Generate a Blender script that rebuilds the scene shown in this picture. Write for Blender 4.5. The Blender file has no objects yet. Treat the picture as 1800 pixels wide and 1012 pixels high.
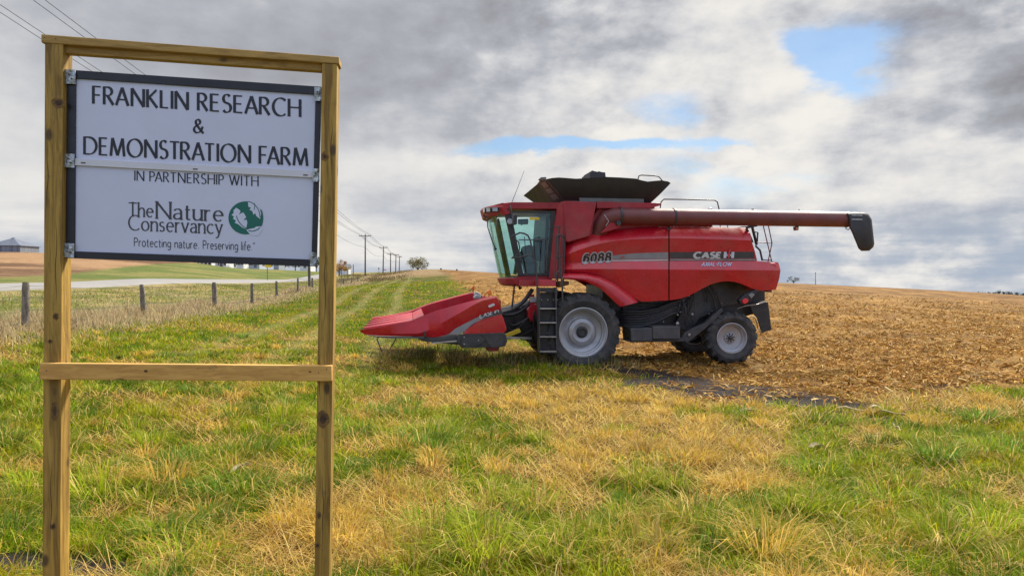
import bpy, bmesh, math, random
import numpy as np
from mathutils import Vector, Matrix

rng = np.random.default_rng(7)
random.seed(7)
SC = bpy.context.scene
COL = SC.collection
PI = math.pi

# ------------------------------------------------------------------ camera
F = 1150.0                       # focal length in pixels of an 1800 px wide frame
CX, CY, HOR = 900.0, 506.0, 490.0
PITCH = math.atan((CY - HOR) / F)
EYE = 1.75
cam_d = bpy.data.cameras.new("camera")
cam_d.sensor_width = 36.0
cam_d.lens = 36.0 * F / 1800.0
cam_d.clip_start = 0.05
cam_d.clip_end = 12000.0
cam = bpy.data.objects.new("camera", cam_d)
COL.objects.link(cam)
cam.location = (0, 0, EYE)
cam.rotation_euler = (PI / 2 - PITCH, 0, 0)
SC.camera = cam
CAM = Vector((0, 0, EYE))
FWD = Vector((0, math.cos(PITCH), -math.sin(PITCH)))
UP = Vector((0, math.sin(PITCH), math.cos(PITCH)))
RIGHT = Vector((1, 0, 0))


def ray(px, py):
    return FWD + RIGHT * ((px - CX) / F) + UP * ((CY - py) / F)


def at(px, py, depth):           # point of the place seen at a pixel, `depth` metres ahead
    d = ray(px, py)
    return CAM + d * (depth / d.y)


# ------------------------------------------------------------------ exposure, sun, sky
EXPO = 1.25
GAIN = 2.0 ** EXPO
SC.view_settings.view_transform = 'Standard'
SC.view_settings.look = 'None'
SC.view_settings.exposure = EXPO
SC.view_settings.gamma = 1.0
SC.view_settings.use_curve_mapping = False
SUN_EL, SUN_AZ = math.radians(46), math.radians(38)      # azimuth clockwise from +Y
sun_dir = Vector((math.sin(SUN_AZ) * math.cos(SUN_EL), math.cos(SUN_AZ) * math.cos(SUN_EL), math.sin(SUN_EL)))
sun_d = bpy.data.lights.new("sun", 'SUN')
sun_d.energy = 3.1
sun_d.angle = math.radians(9)
sun_d.color = (1.0, 0.93, 0.80)
sun = bpy.data.objects.new("sun", sun_d)
COL.objects.link(sun)
sun.location = (40, 60, 90)
sun.rotation_euler = sun_dir.to_track_quat('Z', 'Y').to_euler()

world = bpy.data.worlds.new("World")
SC.world = world
world.use_nodes = True
WN, WL = world.node_tree.nodes, world.node_tree.links
WN.clear()


class NB:
    """small expression builder for shader nodes"""

    def __init__(s, tree):
        s.t = tree

    def n(s, typ, **kw):
        nd = s.t.nodes.new(typ)
        for k, v in kw.items():
            setattr(nd, k, v)
        return nd

    def put(s, sock, val):
        if isinstance(val, bpy.types.NodeSocket):
            s.t.links.new(val, sock)
        else:
            sock.default_value = val

    def m(s, op, a, b=0.0, c=0.0, clamp=False):
        nd = s.n('ShaderNodeMath', operation=op, use_clamp=clamp)
        s.put(nd.inputs[0], a)
        s.put(nd.inputs[1], b)
        if op in ('MULTIPLY_ADD', 'SMOOTH_MIN', 'SMOOTH_MAX', 'WRAP', 'COMPARE'):
            s.put(nd.inputs[2], c)
        return nd.outputs[0]

    def add(s, a, b): return s.m('ADD', a, b)
    def sub(s, a, b): return s.m('SUBTRACT', a, b)
    def mul(s, a, b): return s.m('MULTIPLY', a, b)
    def mad(s, a, b, c): return s.m('MULTIPLY_ADD', a, b, c)

    def ss(s, x, lo, hi, a=0.0, b=1.0):
        nd = s.n('ShaderNodeMapRange', interpolation_type='SMOOTHSTEP')
        s.put(nd.inputs[0], x)
        nd.inputs[1].default_value, nd.inputs[2].default_value = lo, hi
        nd.inputs[3].default_value, nd.inputs[4].default_value = a, b
        return nd.outputs[0]

    def noise(s, vec, scale, detail=4.0, rough=0.55, dist=0.0, out=0):
        nd = s.n('ShaderNodeTexNoise')
        if vec is not None:
            s.put(nd.inputs['Vector'], vec)
        nd.inputs['Scale'].default_value = scale
        nd.inputs['Detail'].default_value = detail
        nd.inputs['Roughness'].default_value = rough
        nd.inputs['Distortion'].default_value = dist
        return nd.outputs[out]

    def xyz(s, x, y, z):
        nd = s.n('ShaderNodeCombineXYZ')
        for i, v in enumerate((x, y, z)):
            s.put(nd.inputs[i], v)
        return nd.outputs[0]

    def vm(s, op, a, b):
        nd = s.n('ShaderNodeVectorMath', operation=op)
        s.put(nd.inputs[0], a)
        if op == 'SCALE':
            s.put(nd.inputs['Scale'], b)
        else:
            s.put(nd.inputs[1], b)
        return nd.outputs[0]

    def mix(s, f, a, b, blend='MIX'):
        nd = s.n('ShaderNodeMix', data_type='RGBA', blend_type=blend)
        s.put(nd.inputs[0], f)
        for i, v in ((6, a), (7, b)):
            if not isinstance(v, bpy.types.NodeSocket) and len(v) == 3:
                v = (*v, 1)
            s.put(nd.inputs[i], v)
        return nd.outputs[2]


def build_sky():
    b = NB(world.node_tree)
    co = b.n('ShaderNodeTexCoord').outputs['Generated']
    sp = b.n('ShaderNodeSeparateXYZ')
    b.put(sp.inputs[0], co)
    X, Y, Z = sp.outputs
    az = b.m('ARCTAN2', X, Y)
    el = b.m('ARCSINE', Z)
    zc = b.add(b.m('MAXIMUM', Z, -0.08), 0.19)
    p = b.xyz(b.m('DIVIDE', X, zc), b.m('DIVIDE', Y, zc), 0.0)
    # turbulence that ruffles everything
    wv = b.noise(p, 1.3, 6, 0.6, out=1)
    wsp = b.n('ShaderNodeSeparateXYZ')
    b.put(wsp.inputs[0], wv)
    az_w = b.add(az, b.mul(b.sub(wsp.outputs[0], 0.5), 0.30))
    el_w = b.add(el, b.mul(b.sub(wsp.outputs[1], 0.5), 0.15))
    n1 = b.noise(p, 0.85, 10, 0.56, 0.25)
    nl = b.noise(b.vm('ADD', p, (7.3, 2.1, 0)), 0.42, 4, 0.5)

    def blob(px, py, sx, sy, amp):
        d = ray(px, py).normalized()
        a0, e0 = math.atan2(d.x, d.y), math.asin(d.z)
        ia, ie = F / sx, F / sy
        da = b.mul(b.sub(az_w, a0), ia)
        de = b.mul(b.sub(el_w, e0), ie)
        r2 = b.add(b.mul(da, da), b.mul(de, de))
        return b.mul(b.m('EXPONENT', b.mul(r2, -0.5)), amp)

    def total(lst, start):
        acc = start
        for t in lst:
            acc = b.add(acc, blob(*t))
        return acc

    # billows: turbulence laid on the sky dome itself
    dome = b.xyz(az, b.mul(el, 1.7), 0.0)

    def soft(v):
        return b.add(b.mul(b.noise(v, 3.0, 2, 0.5), 0.55), b.mul(b.noise(v, 8.5, 6, 0.56), 0.45))
    vor = b.n('ShaderNodeTexVoronoi', feature='SMOOTH_F1')
    b.put(vor.inputs['Vector'], b.vm('ADD', dome, b.vm('SCALE', b.noise(dome, 7.0, 4, 0.6, out=1), 0.14)))
    vor.inputs['Scale'].default_value = 6.5
    vor.inputs['Detail'].default_value = 2.0
    vor.inputs['Roughness'].default_value = 0.5
    vor.inputs['Smoothness'].default_value = 0.7
    s1 = soft(dome)
    s2 = soft(b.vm('ADD', dome, (0.020, -0.032, 0.0)))
    fine = b.noise(dome, 26.0, 6, 0.6)
    m1 = b.add(b.add(b.mul(s1, 0.80), b.mul(b.sub(0.70, vor.outputs['Distance']), 0.26)), b.mul(b.sub(fine, 0.5), 0.10))
    lobes = b.ss(m1, 0.40, 0.56, -1.0, 1.0)
    streak = b.noise(b.xyz(b.mul(az, 2.6), b.mul(el, 22.0), 4.0), 1.0, 6, 0.58, 0.0)
    low = b.ss(el, 0.02, 0.15, 1.0, 0.0)
    rough = b.ss(az, -0.25, 0.15, 0.35, 1.0)
    bright = total([
        (200, 30, 520, 140, -0.34), (640, 140, 280, 70, -0.24), (760, 10, 240, 60, -0.14),
        (720, 345, 170, 24, -0.24), (640, 290, 160, 24, 0.08), (20, 350, 160, 80, 0.06), (1000, 30, 130, 50, -0.18),
        (1250, 70, 200, 90, 0.16), (1330, 215, 280, 60, 0.12), (1410, 110, 60, 50, 0.20), (1620, 320, 260, 70, 0.14), (1150, 130, 120, 60, 0.10), (1640, 110, 60, 60, 0.08),
        (1590, 205, 75, 42, -0.42), (1665, 5, 170, 36, -0.42), (1180, 190, 60, 30, -0.12), (1795, 140, 55, 90, -0.46),
        (1440, 345, 150, 20, -0.12), (1290, 300, 80, 26, -0.10), (1660, 400, 160, 20, -0.10), (850, 395, 160, 16, -0.08),
    ], 1.00)
    bright = b.add(bright, b.mul(b.add(b.mul(b.sub(m1, 0.47), 0.75), b.mul(lobes, 0.10)), rough))
    bright = b.add(bright, b.mul(b.mul(b.add(b.sub(s1, s2), b.mul(b.sub(fine, 0.5), 0.06)), 2.4), rough))
    bright = b.add(bright, b.mul(b.sub(nl, 0.5), 0.16))
    bright = b.add(bright, b.mul(b.mul(b.sub(streak, 0.60), low), 1.7))
    bright = b.ss(b.add(bright, b.ss(el, 0.26, 0.14, 0.06, 0.12)), -0.08, 1.30, 0.30, 1.0)
    ramp = b.n('ShaderNodeValToRGB')
    cr = ramp.color_ramp
    cr.elements[0].position, cr.elements[0].color = 0.10, (0.175, 0.170, 0.185, 1)
    cr.elements[1].position, cr.elements[1].color = 1.0, (0.90, 0.87, 0.82, 1)
    for ps, c in ((0.38, (0.285, 0.285, 0.31, 1)), (0.62, (0.46, 0.475, 0.52, 1)), (0.82, (0.69, 0.69, 0.70, 1))):
        e = cr.elements.new(ps)
        e.color = c
    b.put(ramp.inputs[0], bright)
    # cloud shade low over the land is bluer
    cloud = b.mix(b.mul(low, b.ss(bright, 0.55, 0.98, 0.80, 0.0)), ramp.outputs[0], (0.40, 0.48, 0.60))
    # behind the viewer the cover is thin and cooler
    cloud = b.mix(b.ss(b.mul(Y, -1.0), -0.1, 0.5, 0.0, 0.85), cloud, (0.46, 0.56, 0.80))
    # unseen sky overhead and behind, brightened to fill in the light
    boost = b.add(b.ss(Z, 0.42, 0.85, 1.0, 1.75), b.ss(b.mul(Y, -1.0), 0.0, 0.6, 0.0, 0.10))
    # gaps of blue
    gap = total([(1500, 92, 36, 30, 0.95), (1448, 62, 36, 15, 0.66), (930, 260, 90, 11, 0.72), (880, 238, 50, 9, 0.55), (1090, 256, 90, 10, 0.60), (1300, 246, 70, 9, 0.45),
                 (1170, 185, 34, 22, 0.50), (1530, 60, 60, 24, 0.40), (1650, 395, 120, 12, 0.25), (1420, 390, 130, 12, 0.25), (1320, 330, 80, 24, 0.42), (1200, 300, 90, 16, .30)], -0.30)
    gap = b.add(gap, b.mul(b.m('MAXIMUM', b.sub(m1, 0.47), -0.085), -2.6))
    gap = b.add(gap, b.mul(b.sub(streak, 0.55), -0.5))
    gap = b.mul(b.mul(b.ss(gap, 0.02, 0.62), 0.88), b.ss(el, 0.09, 0.15))
    sky = b.n('ShaderNodeTexSky', sky_type='NISHITA')
    sky.sun_disc = False
    sky.sun_elevation = SUN_EL
    sky.sun_rotation = SUN_AZ
    sky.air_density, sky.dust_density, sky.ozone_density = 1.0, 0.4, 1.6
    bg1 = b.n('ShaderNodeBackground')
    b.put(bg1.inputs[0], b.mix(1.0, sky.outputs[0], (0.84, 0.95, 1.0), 'MULTIPLY'))
    bg1.inputs[1].default_value = 0.05
    bg2 = b.n('ShaderNodeBackground')
    b.put(bg2.inputs[0], cloud)
    b.put(bg2.inputs[1], b.mul(boost, 1.0 / GAIN))
    mx = b.n('ShaderNodeMixShader')
    b.put(mx.inputs[0], gap)
    WL.new(bg2.outputs[0], mx.inputs[1])
    WL.new(bg1.outputs[0], mx.inputs[2])
    out = b.n('ShaderNodeOutputWorld')
    WL.new(mx.outputs[0], out.inputs[0])


build_sky()
world.cycles.sampling_method = 'MANUAL'
world.cycles.sample_map_resolution = 512
SC.cycles.max_bounces = 8
SC.cycles.transparent_max_bounces = 12
SC.cycles.use_denoising = True

# ------------------------------------------------------------------ object helpers


def tag(o, label=None, cat=None, group=None, kind=None):
    if label: o['label'] = label
    if cat: o['category'] = cat
    if group: o['group'] = group
    if kind: o['kind'] = kind
    return o


def empty(name, loc=(0, 0, 0), rz=0.0, parent=None):
    o = bpy.data.objects.new(name, None)
    COL.objects.link(o)
    o.location = loc
    o.rotation_euler = (0, 0, rz)
    o.empty_display_size = 0.3
    if parent: o.parent = parent
    return o


def link(name, me, mat, parent=None, smooth=None):
    o = bpy.data.objects.new(name, me)
    COL.objects.link(o)
    for mm in (mat if isinstance(mat, (list, tuple)) else [mat]):
        me.materials.append(mm)
    if parent: o.parent = parent
    if smooth is not None:
        me.polygons.foreach_set('use_smooth', [True] * len(me.polygons))
        me.set_sharp_from_angle(angle=math.radians(smooth))
    return o


class MB:
    """collects faces; build() links them as one mesh object"""

    def __init__(s):
        s.v, s.f, s.mi = [], [], []

    def verts(s, pts):
        i = len(s.v)
        s.v += [tuple(p) for p in pts]
        return i

    def face(s, idx, mi=0):
        s.f.append(tuple(idx))
        s.mi.append(mi)

    def poly(s, pts, mi=0):
        i = s.verts(pts)
        s.face(range(i, i + len(pts)), mi)

    def loft(s, rings, cap=True, closed=True, mi=0):
        n = len(rings[0])
        st = [s.verts(r) for r in rings]
        for a, c in zip(st[:-1], st[1:]):
            for k in range(n if closed else n - 1):
                k2 = (k + 1) % n
                s.face((a + k, a + k2, c + k2, c + k), mi)
        if cap and closed:
            s.face([st[0] + k for k in range(n)][::-1], mi)
            s.face([st[-1] + k for k in range(n)], mi)

    def prism(s, poly, d, mi=0):                 # poly: 3-D points, d: extrusion vector
        d = Vector(d)
        s.loft([[Vector(p) for p in poly], [Vector(p) + d for p in poly]], mi=mi)

    def box(s, c, size, rz=0.0, mi=0, mat=None):
        hx, hy, hz = size[0] / 2, size[1] / 2, size[2] / 2
        M = Matrix.Rotation(rz, 3, 'Z') if mat is None else mat
        P = [Vector(c) + M @ Vector((x * hx, y * hy, z * hz)) for z in (-1, 1) for x, y in ((-1, -1), (1, -1), (1, 1), (-1, 1))]
        s.loft([P[:4], P[4:]], mi=mi)

    def bar(s, a, c, w, h, mi=0, up=(0, 0, 1)):    # rectangular bar between two points
        a, c = Vector(a), Vector(c)
        d = (c - a).normalized()
        sd = d.cross(Vector(up))
        if sd.length < 1e-4: sd = d.cross(Vector((0, 1, 0)))
        sd.normalize()
        u = sd.cross(d)
        q = [sd * (w / 2) + u * (h / 2), sd * (-w / 2) + u * (h / 2), sd * (-w / 2) - u * (h / 2), sd * (w / 2) - u * (h / 2)]
        s.loft([[a + e for e in q], [c + e for e in q]], mi=mi)

    def tube(s, pts, r, seg=8, mi=0, cap=True):
        pts = [Vector(p) for p in pts]
        rs = r if isinstance(r, (list, tuple)) else [r] * len(pts)
        rings = []
        prev = None
        for i, p in enumerate(pts):
            t = (pts[min(i + 1, len(pts) - 1)] - pts[max(i - 1, 0)]).normalized()
            if prev is None:
                n = t.cross(Vector((0, 0, 1)))
                if n.length < 0.1: n = t.cross(Vector((0, 1, 0)))
            else:
                n = prev - t * prev.dot(t)
            n.normalize()
            prev = n
            bn = t.cross(n)
            rings.append([p + (n * math.cos(2 * PI * k / seg) + bn * math.sin(2 * PI * k / seg)) * rs[i] for k in range(seg)])
        s.loft(rings, cap=cap, mi=mi)

    def lathe(s, prof, c, axis='Y', seg=48, mi=0, M=None, cap=True):       # prof: (r, along axis)
        c = Vector(c)
        rings = []
        for r, y in prof:
            ring = []
            for k in range(seg):
                a = 2 * PI * k / seg
                v = {'Y': Vector((r * math.cos(a), y, r * math.sin(a))), 'Z': Vector((r * math.cos(a), r * math.sin(a), y)),
                     'X': Vector((y, r * math.cos(a), r * math.sin(a)))}[axis]
                if M is not None: v = M @ v
                ring.append(c + v)
            rings.append(ring)
        s.loft(rings, cap=cap, mi=mi)

    def grid(s, G, mi=0):                        # G[row][col]
        n = len(G[0])
        st = [s.verts(r) for r in G]
        for a, c in zip(st[:-1], st[1:]):
            for k in range(n - 1):
                s.face((a + k, a + k + 1, c + k + 1, c + k), mi)

    def shell(s, G, d, mi=0):                    # grid with thickness vector d
        d = Vector(d)
        H = [[Vector(p) + d for p in r] for r in G]
        s.grid(G, mi)
        s.grid([r[::-1] for r in H], mi)
        rim = [G[0], [r[-1] for r in G], G[-1][::-1], [r[0] for r in G][::-1]]
        rim2 = [H[0], [r[-1] for r in H], H[-1][::-1], [r[0] for r in H][::-1]]
        for a, c in zip(rim, rim2):
            s.grid([a, c], mi)

    def mesh(s, name):
        me = bpy.data.meshes.new(name)
        me.from_pydata(s.v, [], s.f)
        if any(s.mi): me.polygons.foreach_set('material_index', s.mi)
        bm = bmesh.new()
        bm.from_mesh(me)
        bmesh.ops.recalc_face_normals(bm, faces=bm.faces)
        bm.to_mesh(me)
        bm.free()
        return me

    def build(s, name, mat, parent=None, smooth=None, bevel=0.0, seg=2):
        o = link(name, s.mesh(name), mat, parent, smooth)
        if bevel:
            md = o.modifiers.new('bevel', 'BEVEL')
            md.width, md.segments, md.limit_method, md.angle_limit = bevel, seg, 'ANGLE', math.radians(40)
            md.harden_normals = False
        return o


def npmesh(name, V, quads, tris, mat, parent=None, colors=None):
    """fast mesh from arrays; colours: one per vertex"""
    me = bpy.data.meshes.new(name)
    nq, nt = len(quads), len(tris)
    me.vertices.add(len(V))
    me.vertices.foreach_set('co', V.astype(np.float32).ravel())
    loops = np.concatenate([quads.ravel(), tris.ravel()]).astype(np.int32)
    me.loops.add(len(loops))
    me.loops.foreach_set('vertex_index', loops)
    me.polygons.add(nq + nt)
    ls = np.concatenate([np.arange(nq) * 4, nq * 4 + np.arange(nt) * 3]).astype(np.int32)
    me.polygons.foreach_set('loop_start', ls)
    me.update(calc_edges=True)
    if colors is not None:
        ca = me.color_attributes.new('tint', 'FLOAT_COLOR', 'POINT')
        c4 = np.ones((len(V), 4), np.float32)
        c4[:, :3] = colors
        ca.data.foreach_set('color', c4.ravel())
    return link(name, me, mat, parent)


# ------------------------------------------------------------------ materials
MATS = {}


def mat(name, col, rough=0.5, metal=0.0, var=0.10, scale=6.0, dirt=None, dirt_amt=0.0, bump=0.0, bscale=60.0, coat=0.0, spec=0.5, stretch=None):
    if name in MATS: return MATS[name]
    m = bpy.data.materials.new(name)
    m.use_nodes = True
    b = NB(m.node_tree)
    bs = m.node_tree.nodes['Principled BSDF']
    co = b.n('ShaderNodeTexCoord').outputs['Object']
    if stretch:
        mp = b.n('ShaderNodeMapping')
        mp.inputs['Scale'].default_value = stretch
        b.put(mp.inputs[0], co)
        co = mp.outputs[0]
    n = b.noise(co, scale, 6, 0.6)
    lo = tuple(c * (1 - var) for c in col)
    hi = tuple(min(1, c * (1 + var)) for c in col)
    c = b.mix(b.ss(n, 0.3, 0.7), lo, hi)
    if dirt:
        n3 = b.noise(co, scale * 0.45, 8, 0.68)
        c = b.mix(b.mul(b.ss(n3, 0.42, 0.72), dirt_amt), c, dirt)
    b.put(bs.inputs['Base Color'], c)
    b.put(bs.inputs['Roughness'], b.ss(b.noise(co, scale * 1.7, 5, 0.6), 0.25, 0.75, max(0.02, rough - 0.08), min(1, rough + 0.10)))
    bs.inputs['Metallic'].default_value = metal
    bs.inputs['Coat Weight'].default_value = coat
    bs.inputs['Coat Roughness'].default_value = 0.12
    bs.inputs['Specular IOR Level'].default_value = spec
    if bump:
        bp = b.n('ShaderNodeBump')
        bp.inputs['Strength'].default_value = bump
        bp.inputs['Distance'].default_value = 0.01
        b.put(bp.inputs['Height'], b.noise(co, bscale, 5, 0.6))
        b.put(bs.inputs['Normal'], bp.outputs[0])
    MATS[name] = m
    return m


def timber(name, axis, light, dark, knots):
    m = bpy.data.materials.new(name)
    m.use_nodes = True
    b = NB(m.node_tree)
    bs = m.node_tree.nodes['Principled BSDF']
    co = b.n('ShaderNodeTexCoord').outputs['Object']
    mp = b.n('ShaderNodeMapping')
    sc = {'Z': (38, 38, 1.6), 'X': (1.6, 38, 38)}[axis]
    mp.inputs['Scale'].default_value = sc
    # bend the grain a little
    w = b.noise(co, 2.2, 3, 0.5, out=1)
    b.put(mp.inputs[0], b.vm('ADD', co, b.vm('SCALE', b.vm('SUBTRACT', w, (0.5, 0.5, 0.5)), 0.05)))
    g = b.noise(mp.outputs[0], 1.0, 5, 0.62, 0.6)
    fine = b.noise(mp.outputs[0], 4.0, 4, 0.6)
    big = b.noise(co, 3.0, 4, 0.6)
    c = b.mix(b.ss(g, 0.34, 0.66), dark, light)
    c = b.mix(b.mul(b.ss(fine, 0.56, 0.72), 0.35), c, tuple(x * 0.55 for x in dark))
    c = b.mix(b.mul(b.ss(big, 0.45, 0.75), 0.35), c, tuple(x * 0.8 for x in light))
    vo = b.n('ShaderNodeTexVoronoi')
    mk = b.n('ShaderNodeMapping')
    mk.inputs['Scale'].default_value = {'Z': (1.6, 1.6, 0.8), 'X': (0.9, 1.6, 1.6)}[axis]
    b.put(mk.inputs[0], b.vm('ADD', co, (knots, knots * 0.7, knots * 1.3)))
    b.put(vo.inputs['Vector'], mk.outputs[0])
    vo.inputs['Scale'].default_value = 4.9
    kd = vo.outputs['Distance']
    c = b.mix(b.ss(kd, 0.07, 0.16, 0.85, 0.0), c, (0.055, 0.030, 0.014))
    sm = b.noise(co, 14.0, 5, 0.7)
    c = b.mix(b.mul(b.ss(sm, 0.60, 0.74), 0.4), c, (0.10, 0.075, 0.05))
    b.put(bs.inputs['Base Color'], c)
    bs.inputs['Roughness'].default_value = 0.72
    bp = b.n('ShaderNodeBump')
    bp.inputs['Strength'].default_value = 0.35
    bp.inputs['Distance'].default_value = 0.004
    b.put(bp.inputs['Height'], g)
    b.put(bs.inputs['Normal'], bp.outputs[0])
    return m


M_red = mat('red_paint', (0.50, 0.008, 0.022), 0.30, var=0.10, scale=2.2, dirt=(0.27, 0.115, 0.085), dirt_amt=0.30, coat=0.35, bump=0.10, bscale=2.5)
M_red_d = mat('dusty_red_paint', (0.33, 0.015, 0.023), 0.48, var=0.15, scale=2.5, dirt=(0.24, 0.13, 0.10), dirt_amt=0.35)
M_auger = mat('faded_red_tube_paint', (0.17, 0.045, 0.042), 0.5, var=0.15, scale=2.0, dirt=(0.13, 0.075, 0.065), dirt_amt=0.6)
M_black = mat('black_plastic', (0.026, 0.026, 0.029), 0.45, var=0.25, scale=8, dirt=(0.10, 0.085, 0.065), dirt_amt=0.25)
M_dark = mat('dark_steel', (0.042, 0.042, 0.046), 0.45, var=0.25, scale=7, dirt=(0.13, 0.10, 0.075), dirt_amt=0.35)
M_tank = mat('dark_grey_tank_plastic', (0.030, 0.031, 0.036), 0.55, var=0.15, scale=3, dirt=(0.055, 0.053, 0.052), dirt_amt=0.4)
M_tank_l = mat('grey_tank_window', (0.14, 0.14, 0.14), 0.5, var=0.15, scale=3)
M_rubber = mat('tyre_rubber', (0.034, 0.035, 0.038), 0.72, var=0.25, scale=9, dirt=(0.15, 0.12, 0.09), dirt_amt=0.55, bump=0.3, bscale=70)
M_rim = mat('silver_rim_paint', (0.40, 0.40, 0.415), 0.36, metal=0.3, var=0.12, scale=5, dirt=(0.22, 0.18, 0.14), dirt_amt=0.35)
M_steel = mat('bare_steel', (0.45, 0.44, 0.43), 0.38, metal=0.8, var=0.2, scale=9, dirt=(0.2, 0.15, 0.1), dirt_amt=0.3)
M_galv = mat('galvanised_strap', (0.42, 0.46, 0.49), 0.35, metal=0.85, var=0.45, scale=60, bump=0.9, bscale=90)
M_white = mat('sign_white', (0.58, 0.61, 0.755), 0.45, var=0.03, scale=2.5, dirt=(0.52, 0.53, 0.60), dirt_amt=0.25)
M_strip = mat('sign_rail_white', (0.62, 0.62, 0.68), 0.4, var=0.04, scale=4)
M_frame = mat('sign_frame_black', (0.014, 0.015, 0.022), 0.4, var=0.2, scale=8)
M_ink = mat('sign_lettering', (0.016, 0.018, 0.028), 0.5, var=0.05)
M_ink2 = mat('sign_small_lettering', (0.05, 0.05, 0.06), 0.5, var=0.05)
M_teal = mat('sign_emblem_green', (0.004, 0.125, 0.095), 0.5, var=0.05)
M_slot = mat('slot_dark', (0.10, 0.085, 0.07), 0.6, var=0.2)
M_amber = mat('amber_lens', (0.80, 0.22, 0.02), 0.25, var=0.15, scale=20)
M_yellow = mat('yellow_paint', (0.72, 0.50, 0.02), 0.5, var=0.1)
M_redlens = mat('red_lens', (0.75, 0.02, 0.03), 0.2, var=0.1, scale=20, coat=0.5)
M_lamp = mat('lamp_glass', (0.30, 0.31, 0.32), 0.12, metal=0.4, var=0.2, scale=30, coat=0.5)
M_grey = mat('grey_decal', (0.24, 0.235, 0.245), 0.4, var=0.1)
M_grey_d = mat('dark_grey_decal', (0.055, 0.052, 0.055), 0.4, var=0.15)
M_letter = mat('silver_lettering', (0.55, 0.56, 0.58), 0.35, metal=0.2, var=0.1, scale=20)
M_letter_b = mat('pale_blue_lettering', (0.42, 0.48, 0.62), 0.4, var=0.08)
M_letter_k = mat('black_lettering', (0.03, 0.015, 0.016), 0.4, var=0.08)
M_seat = mat('seat_cloth', (0.05, 0.055, 0.06), 0.8, var=0.2)
M_old = mat('weathered_post_wood', (0.17, 0.145, 0.115), 0.85, var=0.45, scale=18, bump=0.8, bscale=40, stretch=(1, 1, 0.15))
M_pole = mat('utility_pole_wood', (0.11, 0.09, 0.075), 0.85, var=0.3, scale=10)
M_wire = mat('wire', (0.02, 0.02, 0.022), 0.5, metal=0.3)
M_shed = mat('blue_grey_sheet_metal', (0.17, 0.19, 0.23), 0.5, var=0.2, scale=0.6, stretch=(6, 6, 0.2))
M_shed_r = mat('blue_grey_roof_metal', (0.105, 0.125, 0.17), 0.65, var=0.15, scale=0.5)
M_house = mat('white_siding', (0.72, 0.73, 0.74), 0.6, var=0.06, scale=1.0)
M_roof = mat('grey_shingle', (0.13, 0.14, 0.16), 0.8, var=0.2, scale=2.0)
M_pane = mat('dark_window_glass', (0.03, 0.04, 0.05), 0.1, var=0.2)
M_bark = mat('bark', (0.075, 0.06, 0.045), 0.9, var=0.3, scale=8)
M_husk = mat('corn_husk', (0.52, 0.42, 0.27), 0.8, var=0.25, scale=14)
M_stalk = mat('corn_stalk', (0.42, 0.32, 0.18), 0.8, var=0.3, scale=12)
M_hay = mat('round_bale_straw', (0.08, 0.06, 0.035), 0.9, var=0.3, scale=5)
T_post = timber('treated_timber_upright', 'Z', (0.43, 0.265, 0.048), (0.17, 0.092, 0.014), 3.1)
T_beam = timber('treated_timber_level', 'X', (0.45, 0.28, 0.075), (0.29, 0.165, 0.038), 5.7)
T_low = timber('untreated_timber_level', 'X', (0.68, 0.39, 0.10), (0.50, 0.26, 0.06), 1.3)


def glass_mat(name, tint, gloss=0.12):
    m = bpy.data.materials.new(name)
    m.use_nodes = True
    nt = m.node_tree
    nt.nodes.clear()
    b = NB(nt)
    tr = b.n('ShaderNodeBsdfTransparent')
    tr.inputs[0].default_value = (*tint, 1)
    gl = b.n('ShaderNodeBsdfGlossy')
    gl.inputs['Color'].default_value = (0.85, 0.95, 0.92, 1)
    gl.inputs['Roughness'].default_value = 0.03
    fr = b.n('ShaderNodeFresnel')
    fr.inputs[0].default_value = 1.5
    mx = b.n('ShaderNodeMixShader')
    b.put(mx.inputs[0], b.m('MULTIPLY_ADD', fr.outputs[0], 0.35, gloss, clamp=True))
    nt.links.new(tr.outputs[0], mx.inputs[1])
    nt.links.new(gl.outputs[0], mx.inputs[2])
    o = b.n('ShaderNodeOutputMaterial')
    nt.links.new(mx.outputs[0], o.inputs[0])
    return m


M_glass = glass_mat('tinted_cab_glass', (0.80, 0.93, 0.90), 0.03)


def tint_mat(name, rough=0.75, trans=0.0, gain=1.0):
    """vegetation: colour per blade / leaf from the 'tint' attribute, some light through the blade"""
    m = bpy.data.materials.new(name)
    m.use_nodes = True
    b = NB(m.node_tree)
    bs = m.node_tree.nodes['Principled BSDF']
    at_ = b.n('ShaderNodeAttribute', attribute_name='tint')
    c = at_.outputs['Color']
    if gain != 1.0: c = b.vm('SCALE', c, gain)
    b.put(bs.inputs['Base Color'], c)
    bs.inputs['Roughness'].default_value = rough
    bs.inputs['Specular IOR Level'].default_value = 0.08
    if trans:
        tl = b.n('ShaderNodeBsdfTranslucent')
        b.put(tl.inputs[0], c)
        mx = b.n('ShaderNodeMixShader')
        mx.inputs[0].default_value = trans
        m.node_tree.links.new(bs.outputs[0], mx.inputs[1])
        m.node_tree.links.new(tl.outputs[0], mx.inputs[2])
        m.node_tree.links.new(mx.outputs[0], m.node_tree.nodes['Material Output'].inputs[0])
    return m


M_grass = tint_mat('grass_blades', 0.6, 0.40)
M_leaf = tint_mat('leaves', 0.6, 0.3)
M_litter = tint_mat('field_litter', 0.8, 0.15)

# ------------------------------------------------------------------ noise on the ground plane


def _hash(ix, iy, seed):
    h = (ix.astype(np.int64) * 374761393 + iy.astype(np.int64) * 668265263 + seed * 1442695041) & 0xFFFFFFFF
    h = ((h ^ (h >> 13)) * 1274126177) & 0xFFFFFFFF
    return ((h ^ (h >> 16)) & 0xFFFFFF) / float(0xFFFFFF)


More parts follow.
